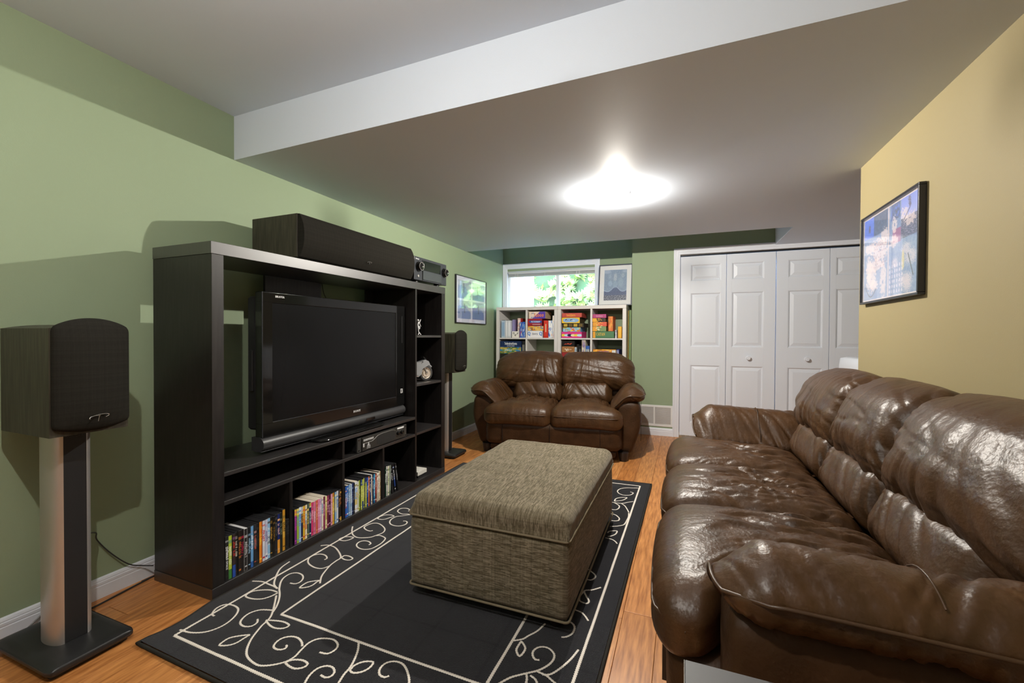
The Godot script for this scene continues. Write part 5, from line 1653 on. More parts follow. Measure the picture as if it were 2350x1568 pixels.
# ---------------------------------------------------------------- disc cases
func disc_cases() -> void:
	sheet_image = Image.create(1024, 1024, false, Image.FORMAT_RGB8)
	pr.seed = 17
	var pm := mat("printed", Color.WHITE, 0.35)
	var bays := [
		[0.056, "nearest", "black white-lettered:1c1b1b:efefef:2a2a2a:15|lime and white:b7cf3a:eef2e0:3f7f3a:15|blue-topped red:3a2a2a:c23a30:2a4fa8:14|black cream-striped:1d1c1c:e6e0d0:3a302a:13|brown and black:2a211d:c8742f:151313:14|dark crimson-lettered:201a1a:c01f4a:171414:14|grey banded:2a2625:cfcfd2:8a8a8c:16|black pale-blue:1f2124:9cc4e0:15171a:13|sky blue:6fa8dc:eef4fa:2d5ea8:14|grey red-marked:2b2b2e:d8604a:8f949c:13|plain black:191818:3c3a3a:222222:13|amber orange:e88b1f:f6d23c:c24a22:15|red and white:d9dbe8:c8262a:e8e8f0:14|violet-white:cfd0e6:6a5fa0:efeff6:13|pale-blue white:8fc0e6:f2f4f6:3a3f46:14|black gold-marked:1d1a14:c8963a:2a261c:13|matt black gold:191612:8a6a2c:221d16:13|charcoal:202022:5a5a60:2c2c30:12|navy pink-spotted:1d2a6a:e8b7a0:e8a13a:14|dark olive:1f2420:8f9a7c:2c332c:12|leopard amber:c8922c:3a2a14:e6c05a:15|short black:161616:3a3a3a:1e1e1e:11|low black:1a1a1b:444446:202022:10"],
		[0.4005, "second", "purple:7a2f86:d04aa0:f0c23a:14|lime and blue:9fc23c:5a9fd6:f2e27a:13|pale blue:9cc2ea:4a7fd0:e9f1fa:14|navy gold-lettered:1f2448:e8b24a:c8ccd8:13|orange-red and yellow:e8c030:e0442a:f0902c:14|blue and cream:f0e3c4:5aa6d8:c86a3a:14|dark green gold:20402c:e0c23a:d8dcd0:14|navy white-lettered:1c2a4a:e9e9ee:c8b04a:13|deep pink:e23a78:f7c8d8:b01f58:14|rose pink:e8719c:f8dce6:c84a78:14|salmon red:e0604a:f7b08a:c83a34:13|candy pink:ec8ab4:fbe4ee:d0568c:13|pale lilac:d8b4d8:f6ecf6:a878b0:14|cream blue-topped:efe8da:4a7fb8:c8b89a:14|magenta:a02a5c:e8a0c0:6e1c40:13|pale yellow:f2e6a8:d8b04a:b88a3a:12|wine red:6a1c3c:e0a0b8:8a2c50:15|plum:4a1638:d8b0c8:7a2c58:15|soft pink:e6a0b4:f7dfe6:c07088:13|golden yellow:e8b83a:f6e6a0:c8842c:14|sky and yellow:8fb8dc:f0dc6a:dfe9f2:14|white blue-marked:e4e6ec:2f5fb0:8fa6c8:14|dark brown:2c2622:c88a4a:584838:13|orange and black:1f1e1e:e0823a:e8c04a:14"],
		[0.7415, "third", "royal blue:2a5fb8:e0e9f4:c84a4a:14|blue white-lettered:3a74c8:f2f4f8:1f4a90:14|light blue:8fb8e0:eef4fa:4a84c0:12|ice blue:b4cfe8:f7fafc:6a9fd0:12|navy:1f2c58:8fa0c8:2c3c70:12|black slim:1a1a1c:8a8a90:26262a:10|white sky-topped:e9ecf2:6a9fe0:e0b83a:24|white gold-marked:efece4:c8a84a:8a9ab0:12|green-yellow:a8b83a:f0e8a0:4a6a2c:12|lime box-set:b4bf4a:e6e69a:2a3f80:13|lime box-set:b8c350:e9e8a4:2a3f80:13|lime box-set:b0bc46:e3e294:2a3f80:13|lime box-set:b6c14c:e7e69e:2a3f80:13|bright blue:2c5fc0:c8dcf4:1c3f88:12|burnt orange:d06a34:f4d8b8:8a3c1c:13|navy white-striped:26335c:eceef4:5a6a94:13|cream:e8e0c8:a89a70:c8bca0:12|deep navy:1c2648:a0acc8:2f3c64:12|cyan blue:3aa0d0:e0f1f8:1c6a98:14|brick red:a83a30:f0c8b8:7a2420:13|ivory red-marked:efe6d6:b84a3a:c8b8a0:13|white plain-backed:e6e2da:8a8478:c0b8a8:13|tan:c8a878:f0e2c8:8a6a44:12"],
		[1.0875, "fourth", "dark green white-lettered:1f3a2c:f0f2ee:2c4a3a:14|white dark-lettered:eceae4:3a3a3a:c8c8c0:14|cream green-edged:e6e4cc:6a8a4a:b8c090:15|grey-green:8f9a8c:d8dcd4:5a645a:13|black silver-lettered:1a1a1b:d8d8da:2a2a2c:14|blue-topped black:1c1c20:e8e8ec:2a55c0:14|leaning black:191919:9a9a9c:262628:13"],
	]
	var ord := ["first", "second", "third", "fourth", "fifth", "sixth", "seventh", "eighth", "ninth", "tenth", "eleventh", "twelfth", "thirteenth", "fourteenth", "fifteenth", "sixteenth", "seventeenth", "eighteenth", "nineteenth", "twentieth", "twenty-first", "twenty-second", "twenty-third", "twenty-fourth"]
	var shell: Array[Material] = [mat("case_black", lin(0.02, 0.02, 0.022), 0.35), mat("case_cream", lin(0.74, 0.66, 0.54), 0.5), mat("case_white", lin(0.7, 0.7, 0.7), 0.4)]
	sheet_next = 0
	# spines go to the upper half of the sheet, as columns 10 wide and 256 tall
	var column := 0
	for bay in bays:
		var s: float = bay[0]
		var list: PackedStringArray = bay[2].split("|")
		var lean := 0.0
		for i in list.size():
			var part: PackedStringArray = list[i].split(":")
			var w := float(part[4]) * (0.00097 if bay[1] == "second" else 0.001)
			var hgt := 0.190 if w < 0.03 else 0.190
			var deep := 0.135
			if part[0] == "short black": hgt = 0.150
			if part[0] == "low black": hgt = 0.145
			if part[0] == "leopard amber": hgt = 0.2; deep = 0.155
			if bay[1] == "second": hgt = 0.178; deep = 0.13
			if bay[1] == "third": hgt = 0.183
			if bay[1] == "fourth": hgt = 0.196
			hgt += pr.randf_range(-0.002, 0.002)
			var back := pr.randf_range(0.0, 0.006)
			if bay[1] == "fourth" and i >= 4: lean = [0.10, 0.14, 0.17][i - 4]
			var t := thing("disc_case", "%s disc case, %s from left in %s bottom bay of media unit" % [part[0], ord[i], bay[1]], "disc case", on_unit(s + w * 0.5 + (0.0 if lean == 0.0 else 0.020 + 0.014 * (i - 4)), 0.0471 + (0.0 if lean == 0.0 else w * 0.5 * sin(lean)), 0.384 - back), UNIT_TURN, "disc cases in the media unit")
			if lean > 0: t.rotation = Vector3(lean, UNIT_TURN, 0)
			var cream: bool = bay[1] == "second" and i >= 8 and i <= 15
			put("case", box_of(Vector3(-deep, 0, -w * 0.5 + 0.0003), Vector3(-0.0005, hgt, w * 0.5 - 0.0003), 0.0012), shell[1] if cream or part[0] in ["ivory red-marked", "white sky-topped", "blue white-lettered", "tan"] else shell[2] if part[0] in ["ice blue", "grey banded", "cream"] else shell[0], t)
			draw_spine(column, Color.html(part[1]), Color.html(part[2]), Color.html(part[3]))
			var p := Shape.new()
			p.uvr = Rect2((column * 10 + 1) / 1024.0, 1.0 / 1024.0, 8.0 / 1024.0, 254.0 / 1024.0)
			p.face(Vector3(0.0001, 0.002, w * 0.5 - 0.0006), Vector3(0.0001, 0.002, -w * 0.5 + 0.0006), Vector3(0.0001, hgt - 0.002, -w * 0.5 + 0.0006), Vector3(0.0001, hgt - 0.002, w * 0.5 - 0.0006))
			put("printed_spine", p, pm, t)
			if bay[1] == "nearest" and i == 0: letters("lettering", "DEAD SPACE", 0.0075, 0.072, look(Vector3(0.0006, 0.085, 0), Vector3(0, -1, 0), Vector3(0, 0, -1)), M["print_white"], t)
			column += 1
			s += w * (0.972 if bay[1] == "second" else 1.0) + 0.0002
	sheet_next = 32   # the covers of the board games go below the spines


func draw_spine(k: int, a: Color, b: Color, c: Color) -> void:
	var x := k * 10
	var im := sheet_image
	im.fill_rect(Rect2i(x, 0, 10, 256), a)
	match pr.randi() % 4:
		0: im.fill_rect(Rect2i(x, 0, 10, pr.randi_range(20, 60)), c)
		1: im.fill_rect(Rect2i(x, 256 - pr.randi_range(30, 90), 10, 90), c)
		2: im.fill_rect(Rect2i(x, pr.randi_range(60, 120), 10, pr.randi_range(40, 110)), a.lerp(c, 0.6))
		3: im.fill_rect(Rect2i(x + 7, 0, 3, 256), a.lerp(c, 0.7))
	# a small picture, and the title as a row of strokes
	var y := pr.randi_range(14, 40)
	im.fill_rect(Rect2i(x + 1, y, 8, pr.randi_range(10, 18)), b.lerp(c, pr.randf_range(0.2, 0.8)))
	y += pr.randi_range(26, 44)
	var to := y + pr.randi_range(60, 110)
	var ink := b
	while y < to:
		var h := pr.randi_range(2, 5)
		if pr.randf() < 0.86:
			im.fill_rect(Rect2i(x + 2 + pr.randi_range(0, 1), y, pr.randi_range(4, 6), h), ink)
			if h > 3: im.fill_rect(Rect2i(x + 4, y + 1, 2, h - 2), a)
		y += h + 1
	im.fill_rect(Rect2i(x + 2, 226, 6, pr.randi_range(5, 12)), b if pr.randf() < 0.6 else c)


func framed(called: String, label: String, category: String, place: Transform3D, w: float, h: float, bar: float, deep: float, frame: Material, art: Image, mat_w := 0.0) -> Node3D:
	var t := thing(called, label, category)
	t.transform = place   # origin at the back of the frame's middle; x across, y up, z out of the picture
	var f := Shape.new()
	f.span(Vector3(-w * 0.5, h * 0.5 - bar, 0), Vector3(w * 0.5, h * 0.5, deep))
	f.span(Vector3(-w * 0.5, -h * 0.5, 0), Vector3(w * 0.5, -h * 0.5 + bar, deep))
	f.span(Vector3(-w * 0.5, -h * 0.5 + bar, 0), Vector3(-w * 0.5 + bar, h * 0.5 - bar, deep))
	f.span(Vector3(w * 0.5 - bar, -h * 0.5 + bar, 0), Vector3(w * 0.5, h * 0.5 - bar, deep))
	put("frame", f, frame, t)
	if mat_w > 0: put("mount", box_of(Vector3(-w * 0.5 + bar, -h * 0.5 + bar, 0.002), Vector3(w * 0.5 - bar, h * 0.5 - bar, deep * 0.45), 0.0), M["print_white"], t)
	var m := mat(called + "_art", Color.WHITE, 0.5)
	m.albedo_texture = ImageTexture.create_from_image(art)
	var p := Shape.new()
	var x := w * 0.5 - bar - mat_w
	var y := h * 0.5 - bar - mat_w
	p.face(Vector3(-x, -y, deep * 0.5), Vector3(x, -y, deep * 0.5), Vector3(x, y, deep * 0.5), Vector3(-x, y, deep * 0.5))
	put("print", p, m, t)
	put("backing", box_of(Vector3(-w * 0.5 + bar * 0.5, -h * 0.5 + bar * 0.5, 0.001), Vector3(w * 0.5 - bar * 0.5, h * 0.5 - bar * 0.5, 0.003), 0.0), M["matt_black"], t)
	var g := mat("picture_glass", Color(1, 1, 1, 0.03), 0.03)
	g.transparency = BaseMaterial3D.TRANSPARENCY_ALPHA
	put("glass", box_of(Vector3(-w * 0.5 + bar * 0.8, -h * 0.5 + bar * 0.8, deep * 0.7), Vector3(w * 0.5 - bar * 0.8, h * 0.5 - bar * 0.8, deep * 0.7 + 0.002), 0.0), g, t)
	return t


func blot(im: Image, c: Vector2, r: Vector2, col: Color, rough: float, nz: FastNoiseLite, lo := 0.0) -> void:   # a patch of paint with a broken edge
	for y in range(maxi(0, int(c.y - r.y * 1.4)), mini(im.get_height(), int(c.y + r.y * 1.4))):
		for x in range(maxi(0, int(c.x - r.x * 1.4)), mini(im.get_width(), int(c.x + r.x * 1.4))):
			var d := Vector2((x - c.x) / r.x, (y - c.y) / r.y).length() + rough * nz.get_noise_2d(x, y)
			if d < 1.0 and d >= lo: im.set_pixel(x, y, im.get_pixel(x, y).lerp(col, 0.75 + 0.25 * nz.get_noise_2d(y * 3.0, x * 3.0)))


func pictures() -> void:
	var nz := noise(0.06, 91, 3)
	var fine := noise(0.2, 92, 2)
	# poster on the green wall: four blue panels on pale paper
	var a := Image.create(384, 264, false, Image.FORMAT_RGB8)
	a.fill(Color("d7d9ee"))
	for k in 2:
		for j in 2:
			var x0 := 22 + k * 180
			var y0 := 22 + j * 116
			for y in 104:
				for x in 160:
					var v := 0.5 + 0.5 * nz.get_noise_2d(x * 1.5 + k * 300, y * 1.5 + j * 300)
					var col := Color("93a3c4").lerp(Color("b9bccb"), v)
					var edge := 30.0 + 0.0035 * pow(maxf(0.0, x - 50.0), 2.0) + 14.0 * nz.get_noise_2d(x, k * 90.0 + j * 50.0)
					if y > edge: col = Color("5f78b8").lerp(Color("8094c4"), 0.5 + 0.5 * fine.get_noise_2d(x * 0.3, y * 1.6))
					if x > 62 + 12 * j and x < 76 + 12 * j and y > 14 and y < 70: col = col.darkened(0.3)
					a.set_pixel(x0 + x, y0 + y, col)
	framed("framed_poster", "blue four-panel poster in a thin black frame on the green wall", "poster", look(Vector3(0.001, 1.484, -4.340), Vector3(0, 0, -1), Vector3.UP), 0.742, 0.512, 0.008, 0.022, mat("frame_black", lin(0.015, 0.016, 0.022), 0.3), a)
	# painted collage on the tan wall
	var b := Image.create(420, 320, false, Image.FORMAT_RGB8)
	b.fill(Color("6f86b2"))
	for y in 320:
		for x in 420:
			var v := nz.get_noise_2d(x, y)
			var col := Color("6780b0").lerp(Color("8397b8"), 0.5 + 0.8 * v)
			if x < 200 and y < 80: col = Color("3f66cc").lerp(Color("5b7ad2"), 0.5 + v) if x < 90 else Color("3a4d70").lerp(Color("50648a"), 0.5 + v)
			if x > 225 and x < 290 and y < 60: col = Color("4c6fc4").lerp(Color("3d5070"), 0.5 + v)
			if x > 296 and y < 70: col = Color("6f84d8").lerp(Color("9aa6dc"), y / 70.0)
			if x > 296 and y >= 70 and y < 135: col = Color("35466a").lerp(Color("8d8aa8"), clampf(0.3 + 1.6 * fine.get_noise_2d(x * 0.3, y * 2.0), 0, 1))
			if x > 238 and x < 296 and y > 92 and y < 140: col = Color("92608e")
			b.set_pixel(x, y, col)
	var cream := Color("d8c6c8")
	for s in [[60, 120, 46, 22], [140, 140, 60, 42], [110, 190, 70, 20], [50, 200, 24, 50], [70, 235, 40, 44], [95, 262, 30, 22], [178, 96, 30, 26], [170, 250, 22, 60], [248, 130, 26, 20], [250, 78, 16, 30], [318, 60, 22, 24], [356, 80, 30, 18]]: blot(b, Vector2(s[0], s[1]), Vector2(s[2], s[3]), cream, 0.7, nz)
	for s in [[330, 170, 26, 16], [360, 200, 34, 22], [256, 205, 18, 15], [330, 270, 38, 20], [340, 286, 24, 24]]: blot(b, Vector2(s[0], s[1]), Vector2(s[2], s[3]), Color("cdbfca"), 0.9, fine)
	blot(b, Vector2(312, 205), Vector2(9, 30), Color("d8c48a"), 0.4, nz)
	for y in range(215, 318, 17):
		for x in range(222, 312, 17): blot(b, Vector2(x + 4 * fine.get_noise_2d(x, y), y), Vector2(4.5, 6), Color("d9cdd6"), 0.5, fine)
	for y in range(110, 200, 11):
		for x in range(96, 200, 13): if nz.get_noise_2d(x * 2, y * 2) > -0.1: blot(b, Vector2(x, y), Vector2(2.4, 3.4), Color("8a5f7c"), 0.4, fine)
	for k in 60:
		var t := k / 59.0
		blot(b, Vector2(345 + 32 * t, 190 + 70 * t), Vector2(2.5, 3), Color("39435c"), 0.3, fine)
		blot(b, Vector2(20 + 95 * t, 262 + 30 * sin(t * 3.4) + 22 * t), Vector2(2.2, 2.4), Color("454c66"), 0.3, fine)
		blot(b, Vector2(304 + 50 * t, 84 - 40 * t), Vector2(1.8, 2), Color("3c4668"), 0.3, fine)
	for s in [[52, 40], [52, 50], [350, 18], [352, 34]]: blot(b, Vector2(s[0], s[1]), Vector2(8, 9), Color("4a4456"), 0.8, fine)
	b.fill_rect(Rect2i(205, 0, 8, 320), Color("c3b4b8"))
	for q in [Rect2i(0, 0, 420, 6), Rect2i(0, 314, 420, 6), Rect2i(0, 0, 6, 320), Rect2i(414, 0, 6, 320)]: b.fill_rect(q, Color("cfc2c4"))
	framed("framed_collage", "blue and cream painted collage in a black frame on the tan wall", "picture", look(Vector3(RIGHT - 0.001, 1.490, -2.514), Vector3(0, 0, 1), Vector3.UP), 0.612, 0.452, 0.011, 0.026, M["frame_black"], b)
	# print on the bookcase: dim figures over a dark ridge
	var c := Image.create(160, 208, false, Image.FORMAT_RGB8)
	for y in 208:
		for x in 160:
			var v := nz.get_noise_2d(x * 2.0, y * 2.0)
			var col := Color("6d86a6").lerp(Color("8fa2b4"), 0.5 + v)
			var ridge := 140.0 - 16.0 * exp(-pow((x - 82.0) / 26.0, 2.0)) + 8.0 * sin(x * 0.06)
			if y > ridge: col = Color("33456e").lerp(Color("4b5f8a"), 0.5 + v)
			if absf(y - ridge) < 2.0: col = Color("a4b4d2")
			if y > 172: col = Color("2c3650").lerp(Color("c3cada"), clampf(fine.get_noise_2d(x * 0.5, y * 1.2) * 2.2, 0, 1))
			c.set_pixel(x, y, col)
	for s in [[78, 52, 11, 26, "b9c0c6"], [40, 44, 10, 16, "9fb0c2"], [132, 40, 10, 14, "a9b4be"], [44, 92, 13, 18, "9db4cc"], [78, 100, 15, 24, "8ea6bc"], [118, 88, 18, 30, "93a8ba"], [18, 12, 26, 12, "aebcd2"], [146, 10, 16, 10, "aab8ce"]]: blot(c, Vector2(s[0], s[1]), Vector2(s[2], s[3]), Color(s[4]), 0.8, fine)
	var up := Vector3(0, 0.985, -0.17).normalized()
	framed("framed_print", "dark-framed blue print with a wide white mount leaning on the bookcase top", "picture", look(Vector3(1.489, 1.4475 + 0.248 * 0.985 , -5.125), Vector3.RIGHT, up), 0.386, 0.496, 0.012, 0.02, mat("frame_slate", lin(0.05, 0.06, 0.09), 0.35), c, 0.052)


func small_things() -> void:
	# floor-level return grille
	var v := thing("wall_vent", "white slatted air return grille low on the green wall beside the closet", "vent", Vector3(1.940, 0.100, CLOSET))
	var f := Shape.new()
	f.span(Vector3(-0.197, 0, 0), Vector3(0.197, 0.026, 0.008), 0.003)
	f.span(Vector3(-0.197, 0.209, 0), Vector3(0.197, 0.235, 0.008), 0.003)
	f.span(Vector3(-0.197, 0.02, 0), Vector3(-0.171, 0.215, 0.008), 0.003)
	f.span(Vector3(0.171, 0.02, 0), Vector3(0.197, 0.215, 0.008), 0.003)
	f.span(Vector3(-0.009, 0.02, 0), Vector3(0.009, 0.215, 0.007), 0.002)
	put("frame", f, M["vent_white"], v)
	put("duct_shadow", box_of(Vector3(-0.175, 0.022, 0.0003), Vector3(0.175, 0.213, 0.001), 0.0), mat("duct", lin(0.6, 0.6, 0.6), 0.8), v)
	var sl := Shape.new()
	sl.xf.basis = Basis(Vector3.RIGHT, 0.6)
	sl.box(Vector3.ZERO, Vector3(0.163, 0.0075, 0.0012), 0.0004)
	var slat := sl.mesh()
	for sd in [-1, 1]:
		for k in 22: put("slat", slat, M["vent_white"], v).position = Vector3(sd * 0.09, 0.030 + 0.0083 * k, 0.0042)
	# white cabinet in the hall
	var t := thing("white_cabinet", "white cabinet with a rounded top corner standing behind the far end of the sofa", "cabinet", Vector3(3.72, 0, -4.05))
	var s := Shape.new()
	s.puff(Vector3(0.30, 0.458, 0.26), Vector3(0.035, 0.035, 0.035), Vector3i(12, 14, 12), func(_q, p, _e): return p + Vector3(0, 0.476, 0))
	put("body", s, M["door_white"], t)
	put("kick_board", box_of(Vector3(-0.28, 0, -0.24), Vector3(0.28, 0.022, 0.24), 0.002), M["door_white"], t)
	# side table at the lower edge of the picture
	t = thing("side_table", "dark grey side table corner at the near end of the long sofa", "side table", Vector3(2.24, 0, -0.842))
	put("table_top", box_of(Vector3(0, 0.478, 0), Vector3(0.44, 0.5, 0.44), 0.002), mat("table_grey", lin(0.075, 0.075, 0.078), 0.5), t)
	put("edge_band", box_of(Vector3(-0.0012, 0.479, 0.001), Vector3(0, 0.4995, 0.439), 0.0004), mat("table_edge", lin(0.3, 0.29, 0.26), 0.4), t)
	for x in [0.03, 0.41]:
		for z in [0.03, 0.41]: put("leg", box_of(Vector3(x - 0.018, 0, z - 0.018), Vector3(x + 0.018, 0.478, z + 0.018), 0.002), M["satin_black"], t)
	# model motorcycle in the second cell of the tower
	t = thing("model_motorcycle", "silver and black model motorcycle on the second cell shelf of the media unit", "model motorcycle", on_unit(1.645, 0.743, 0.315), UNIT_TURN + deg_to_rad(-19))
	motorcycle(t)
	# silver figure in the top cell
	t = thing("figurine", "small shiny silver figure in the top cell of the media unit's tower", "figurine", on_unit(1.568, 1.093, 0.30), UNIT_TURN)
	var b := Shape.new()
	b.tube([Vector3(0, 0.004, 0.0), Vector3(0, 0.02, -0.012), Vector3(0, 0.03, -0.004), Vector3(0, 0.06, 0.0)], 0.0045, 8)
	b.tube([Vector3(0, 0.004, -0.034), Vector3(0, 0.016, -0.020), Vector3(0, 0.022, -0.006), Vector3(0, 0.042, -0.002)], 0.004, 8)
	b.tube([Vector3(0, 0.05, -0.002), Vector3(0, 0.068, -0.014), Vector3(0, 0.058, -0.022), Vector3(0, 0.046, -0.014)], 0.0038, 8)
	b.tube([Vector3(0, 0.055, 0.0), Vector3(0, 0.08, 0.004), Vector3(0, 0.10, -0.004)], 0.0055, 8)
	put("body", b, M["silver_paint"], t)
	for sd in [-1, 1]:
		var arm := Shape.new()
		arm.tube([Vector3(0, 0.085, 0.0), Vector3(0, 0.093, -0.016), Vector3(0, 0.093 + 0.026 * sd, -0.032)], 0.0035, 8)
		put("arm", arm, M["silver_paint"], t)
	var hd := Shape.new()
	hd.puff(Vector3(0.008, 0.009, 0.008), Vector3(0.008, 0.009, 0.008), Vector3i(8, 8, 8), func(_q, p, _e): return p + Vector3(0, 0.112, 0.002))
	put("head", hd, M["silver_paint"], t)
	# white little box in the bottom cell
	t = thing("small_box", "small white carton on a black one in the tower's bottom cell", "box", on_unit(1.535, 0.0472, 0.335), UNIT_TURN)
	put("carton", box_of(Vector3(-0.075, 0.018, -0.055), Vector3(0.03, 0.048, 0.06), 0.002), mat("carton", lin(0.72, 0.7, 0.64), 0.6), t)
	put("tray", box_of(Vector3(-0.07, 0, -0.045), Vector3(0.025, 0.018, 0.05), 0.002), M["satin_black"], t)
	# cables
	var c := Shape.new()
	c.tube(curve([Vector3(0.215, 0.36, -0.875), Vector3(0.10, 0.31, -0.955), Vector3(0.018, 0.25, -0.995), Vector3(0.016, 0.175, -1.04), Vector3(0.022, 0.10, -1.10), Vector3(0.030, 0.07, -1.15), Vector3(0.06, 0.065, -1.172)]), 0.0026, 6)
	tag(put("speaker_cable", c, M["cable_black"]), "thin dark cable sagging along the wall from the near stand to the media unit", "cable")
	c = Shape.new()
	c.tube(curve([Vector3(0.06, 0.004, -0.90), Vector3(0.066, 0.0045, -0.965), Vector3(0.052, 0.0045, -1.061), Vector3(0.036, 0.0045, -1.166), Vector3(0.034, 0.0045, -1.20), Vector3(0.034, 0.0045, -1.9)]), 0.0035, 6)
	tag(put("floor_cable", c, M["cable_black"]), "black cable lying on the floor along the white skirting by the media unit", "cable")
	c = Shape.new()
	c.tube(curve([Vector3(0.040, 0.07, -0.86), Vector3(0.022, 0.055, -0.845), Vector3(0.024, 0.034, -0.815), Vector3(0.03, 0.012, -0.775), Vector3(0.045, 0.004, -0.73), Vector3(0.05, 0.004, -0.55)]), 0.003, 6)
	tag(put("pale_cable", c, M["cable_grey"]), "pale grey cable curling from the near speaker stand down to the floor", "cable")
	c = Shape.new()
	var w0 := on_unit(0.93, 1.419, 0.012)
	c.tube(curve([w0, on_unit(0.95, 1.36, 0.006), on_unit(0.985, 1.29, 0.004), on_unit(1.0, 1.1, 0.004), on_unit(1.0, 0.7, 0.006), on_unit(1.0, 0.513, 0.03)]), 0.0022, 6)
	tag(put("television_cable", c, M["cable_black"]), "thin black cable hanging on the wall behind the television", "cable")
	# dark rod on the bookcase
	t = thing("dark_rod", "slim dark rod with a small knob lying on top of the white bookcases", "rod", Vector3(1.075, 1.447, -5.02))
	put("rod", box_of(Vector3(-0.095, 0, -0.012), Vector3(0.085, 0.009, 0.012), 0.003), mat("rod_dark", lin(0.03, 0.03, 0.05), 0.4), t)
	put("knob", box_of(Vector3(0.085, 0, -0.008), Vector3(0.097, 0.022, 0.008), 0.004), M["rod_dark"], t)
	# the sheet of prints is complete
	(M["printed"] as StandardMaterial3D).albedo_texture = ImageTexture.create_from_image(sheet_image)


func curve(pts: Array) -> Array:
	var o := []
	var m := pts.size()
	for i in m - 1:
		for k in 8: o.append((pts[i] as Vector3).cubic_interpolate(pts[i + 1], pts[maxi(i - 1, 0)], pts[mini(i + 2, m - 1)], k / 8.0))
	o.append(pts[m - 1])
	return o


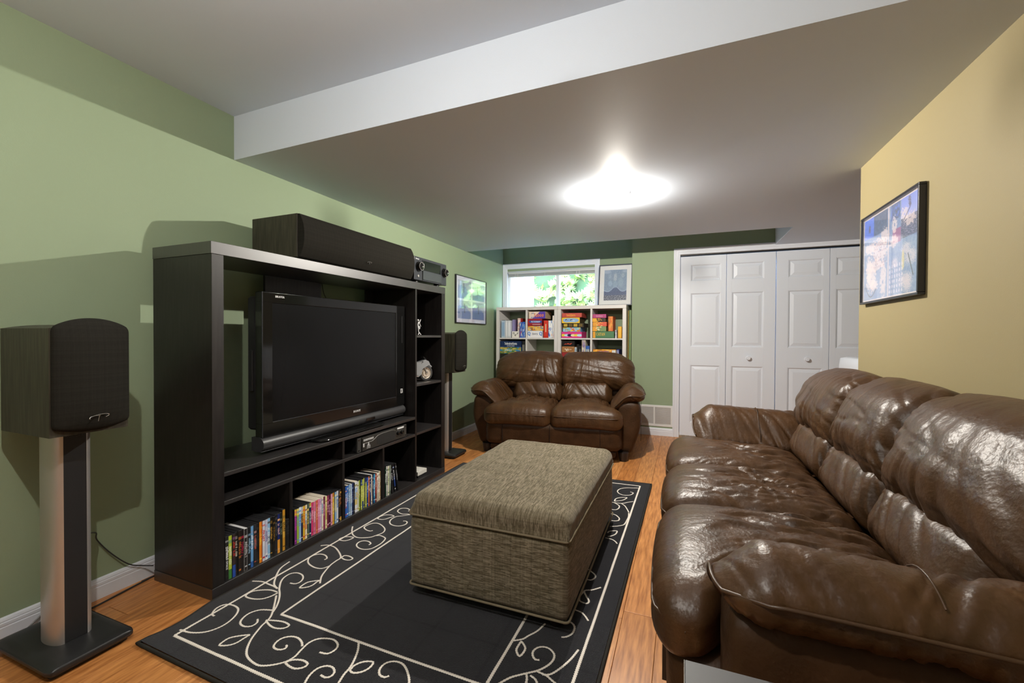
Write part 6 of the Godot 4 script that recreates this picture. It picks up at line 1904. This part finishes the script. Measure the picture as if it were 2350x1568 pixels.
func motorcycle(t: Node3D) -> void:   # local: the bike points to -z, the front wheel's axle over the origin
	var grey := mat("bike_grey", lin(0.30, 0.31, 0.32), 0.3, 0.3)
	var tyre := mat("tyre", lin(0.035, 0.034, 0.033), 0.7)
	var rimm := mat("wheel_rim", lin(0.75, 0.66, 0.55), 0.3, 0.6)
	for z in [0.0, 0.182]:
		var w := Shape.new()
		w.xf = Transform3D(Basis(Vector3.BACK, PI / 2), Vector3(0, 0.061, z))
		w.lathe([Vector2(0.042, -0.012), Vector2(0.054, -0.0135), Vector2(0.060, -0.008), Vector2(0.061, 0), Vector2(0.060, 0.008), Vector2(0.054, 0.0135), Vector2(0.042, 0.012)], 32, 0.3)
		var wheel := put("wheel", w, tyre, t)
		var r := Shape.new()
		r.xf = w.xf
		r.lathe([Vector2(0.036, -0.008), Vector2(0.042, -0.010), Vector2(0.0425, 0.010), Vector2(0.036, 0.008), Vector2(0.036, -0.008)], 32)
		for sd in [-1, 1]: r.lathe([Vector2(0.013, sd * 0.0095), Vector2(0.030, sd * 0.0095), Vector2(0.030, sd * 0.0115), Vector2(0.013, sd * 0.0115), Vector2(0.013, sd * 0.0095)], 24)
		for k in 5:
			var a := TAU * k / 5.0
			r.tube([Vector3(0.006 * cos(a), 0, 0.006 * sin(a)), Vector3(0.037 * cos(a + 0.15), 0, 0.037 * sin(a + 0.15))], 0.0034, 6)
		r.lathe([Vector2(0, -0.012), Vector2(0.008, -0.012), Vector2(0.008, 0.012), Vector2(0, 0.012)], 16)
		put("rim", r, rimm, wheel)
	var fk := Shape.new()
	for sd in [-1, 1]: fk.tube([Vector3(sd * 0.017, 0.061, 0.0), Vector3(sd * 0.016, 0.105, 0.022), Vector3(sd * 0.014, 0.145, 0.042)], 0.004, 8)
	put("fork", fk, M["brushed_silver"], t)
	var fd := Shape.new()
	var arc := []
	for i in 9: arc.append(Vector3(0, 0.061 + 0.067 * sin(0.7 + 1.5 * i / 8.0), -0.067 * cos(0.7 + 1.5 * i / 8.0)))
	fd.tube(arc, 0.009, 8)
	put("mudguard", fd, grey, t)
	var fa := Shape.new()
	fa.xf = Transform3D(Basis(Vector3(0, 0, -1), Vector3(0, 1, 0), Vector3(1, 0, 0)), Vector3.ZERO)   # outline in (-z, y), thickness across
	fa.extrude(PackedVector2Array([Vector2(0.026, 0.128), Vector2(0.012, 0.152), Vector2(-0.02, 0.165), Vector2(-0.055, 0.150), Vector2(-0.10, 0.148), Vector2(-0.115, 0.120), Vector2(-0.12, 0.06), Vector2(-0.085, 0.035), Vector2(-0.055, 0.055), Vector2(-0.045, 0.095), Vector2(-0.015, 0.108)]), -0.024, 0.024, 0.6)
	put("fairing", fa, grey, t)
	var nose := Shape.new()
	nose.puff(Vector3(0.022, 0.020, 0.026), Vector3(0.02, 0.018, 0.024), Vector3i(10, 10, 10), func(q, p, _e): return Vector3(p.x * (1.0 + 0.3 * q.z), p.y, p.z) + Vector3(0, 0.136, -0.006))
	put("nose", nose, tyre, t)
	var ws := Shape.new()
	ws.xf = fa.xf
	ws.extrude(PackedVector2Array([Vector2(0.008, 0.150), Vector2(-0.008, 0.172), Vector2(-0.034, 0.192), Vector2(-0.030, 0.180), Vector2(-0.012, 0.160)]), -0.016, 0.016, 0.6)
	put("windscreen", ws, M["gloss_black"], t)
	var seat := Shape.new()
	seat.xf = fa.xf
	seat.extrude(PackedVector2Array([Vector2(-0.10, 0.145), Vector2(-0.15, 0.128), Vector2(-0.20, 0.150), Vector2(-0.235, 0.158), Vector2(-0.21, 0.135), Vector2(-0.15, 0.105), Vector2(-0.11, 0.110)]), -0.017, 0.017, 0.6)
	put("seat", seat, tyre, t)
	var en := Shape.new()
	en.box(Vector3(0, 0.075, 0.098), Vector3(0.04, 0.06, 0.06), 0.008)
	put("engine", en, M["brushed_silver"], t)
	var sw := Shape.new()
	sw.box(Vector3(0.02, 0.061, 0.15), Vector3(0.007, 0.014, 0.08), 0.003)
	sw.box(Vector3(-0.02, 0.061, 0.15), Vector3(0.007, 0.014, 0.08), 0.003)
	put("swing_arm", sw, M["brushed_silver"], t)
	var ex := Shape.new()
	ex.tube([Vector3(0.026, 0.045, 0.09), Vector3(0.03, 0.05, 0.14), Vector3(0.032, 0.075, 0.20)], 0.009, 10)
	put("exhaust", ex, M["chrome"], t)
	var st := Shape.new()
	st.tube([Vector3(-0.036, 0.148, 0.05), Vector3(0, 0.154, 0.034), Vector3(0.036, 0.148, 0.05)], 0.003, 6)
	put("handlebar", st, M["satin_black"], t)
	var pg := Shape.new()
	pg.tube([Vector3(-0.02, 0.05, 0.1), Vector3(-0.035, 0.002, 0.11)], 0.0025, 6)
	put("kick_stand", pg, M["satin_black"], t)
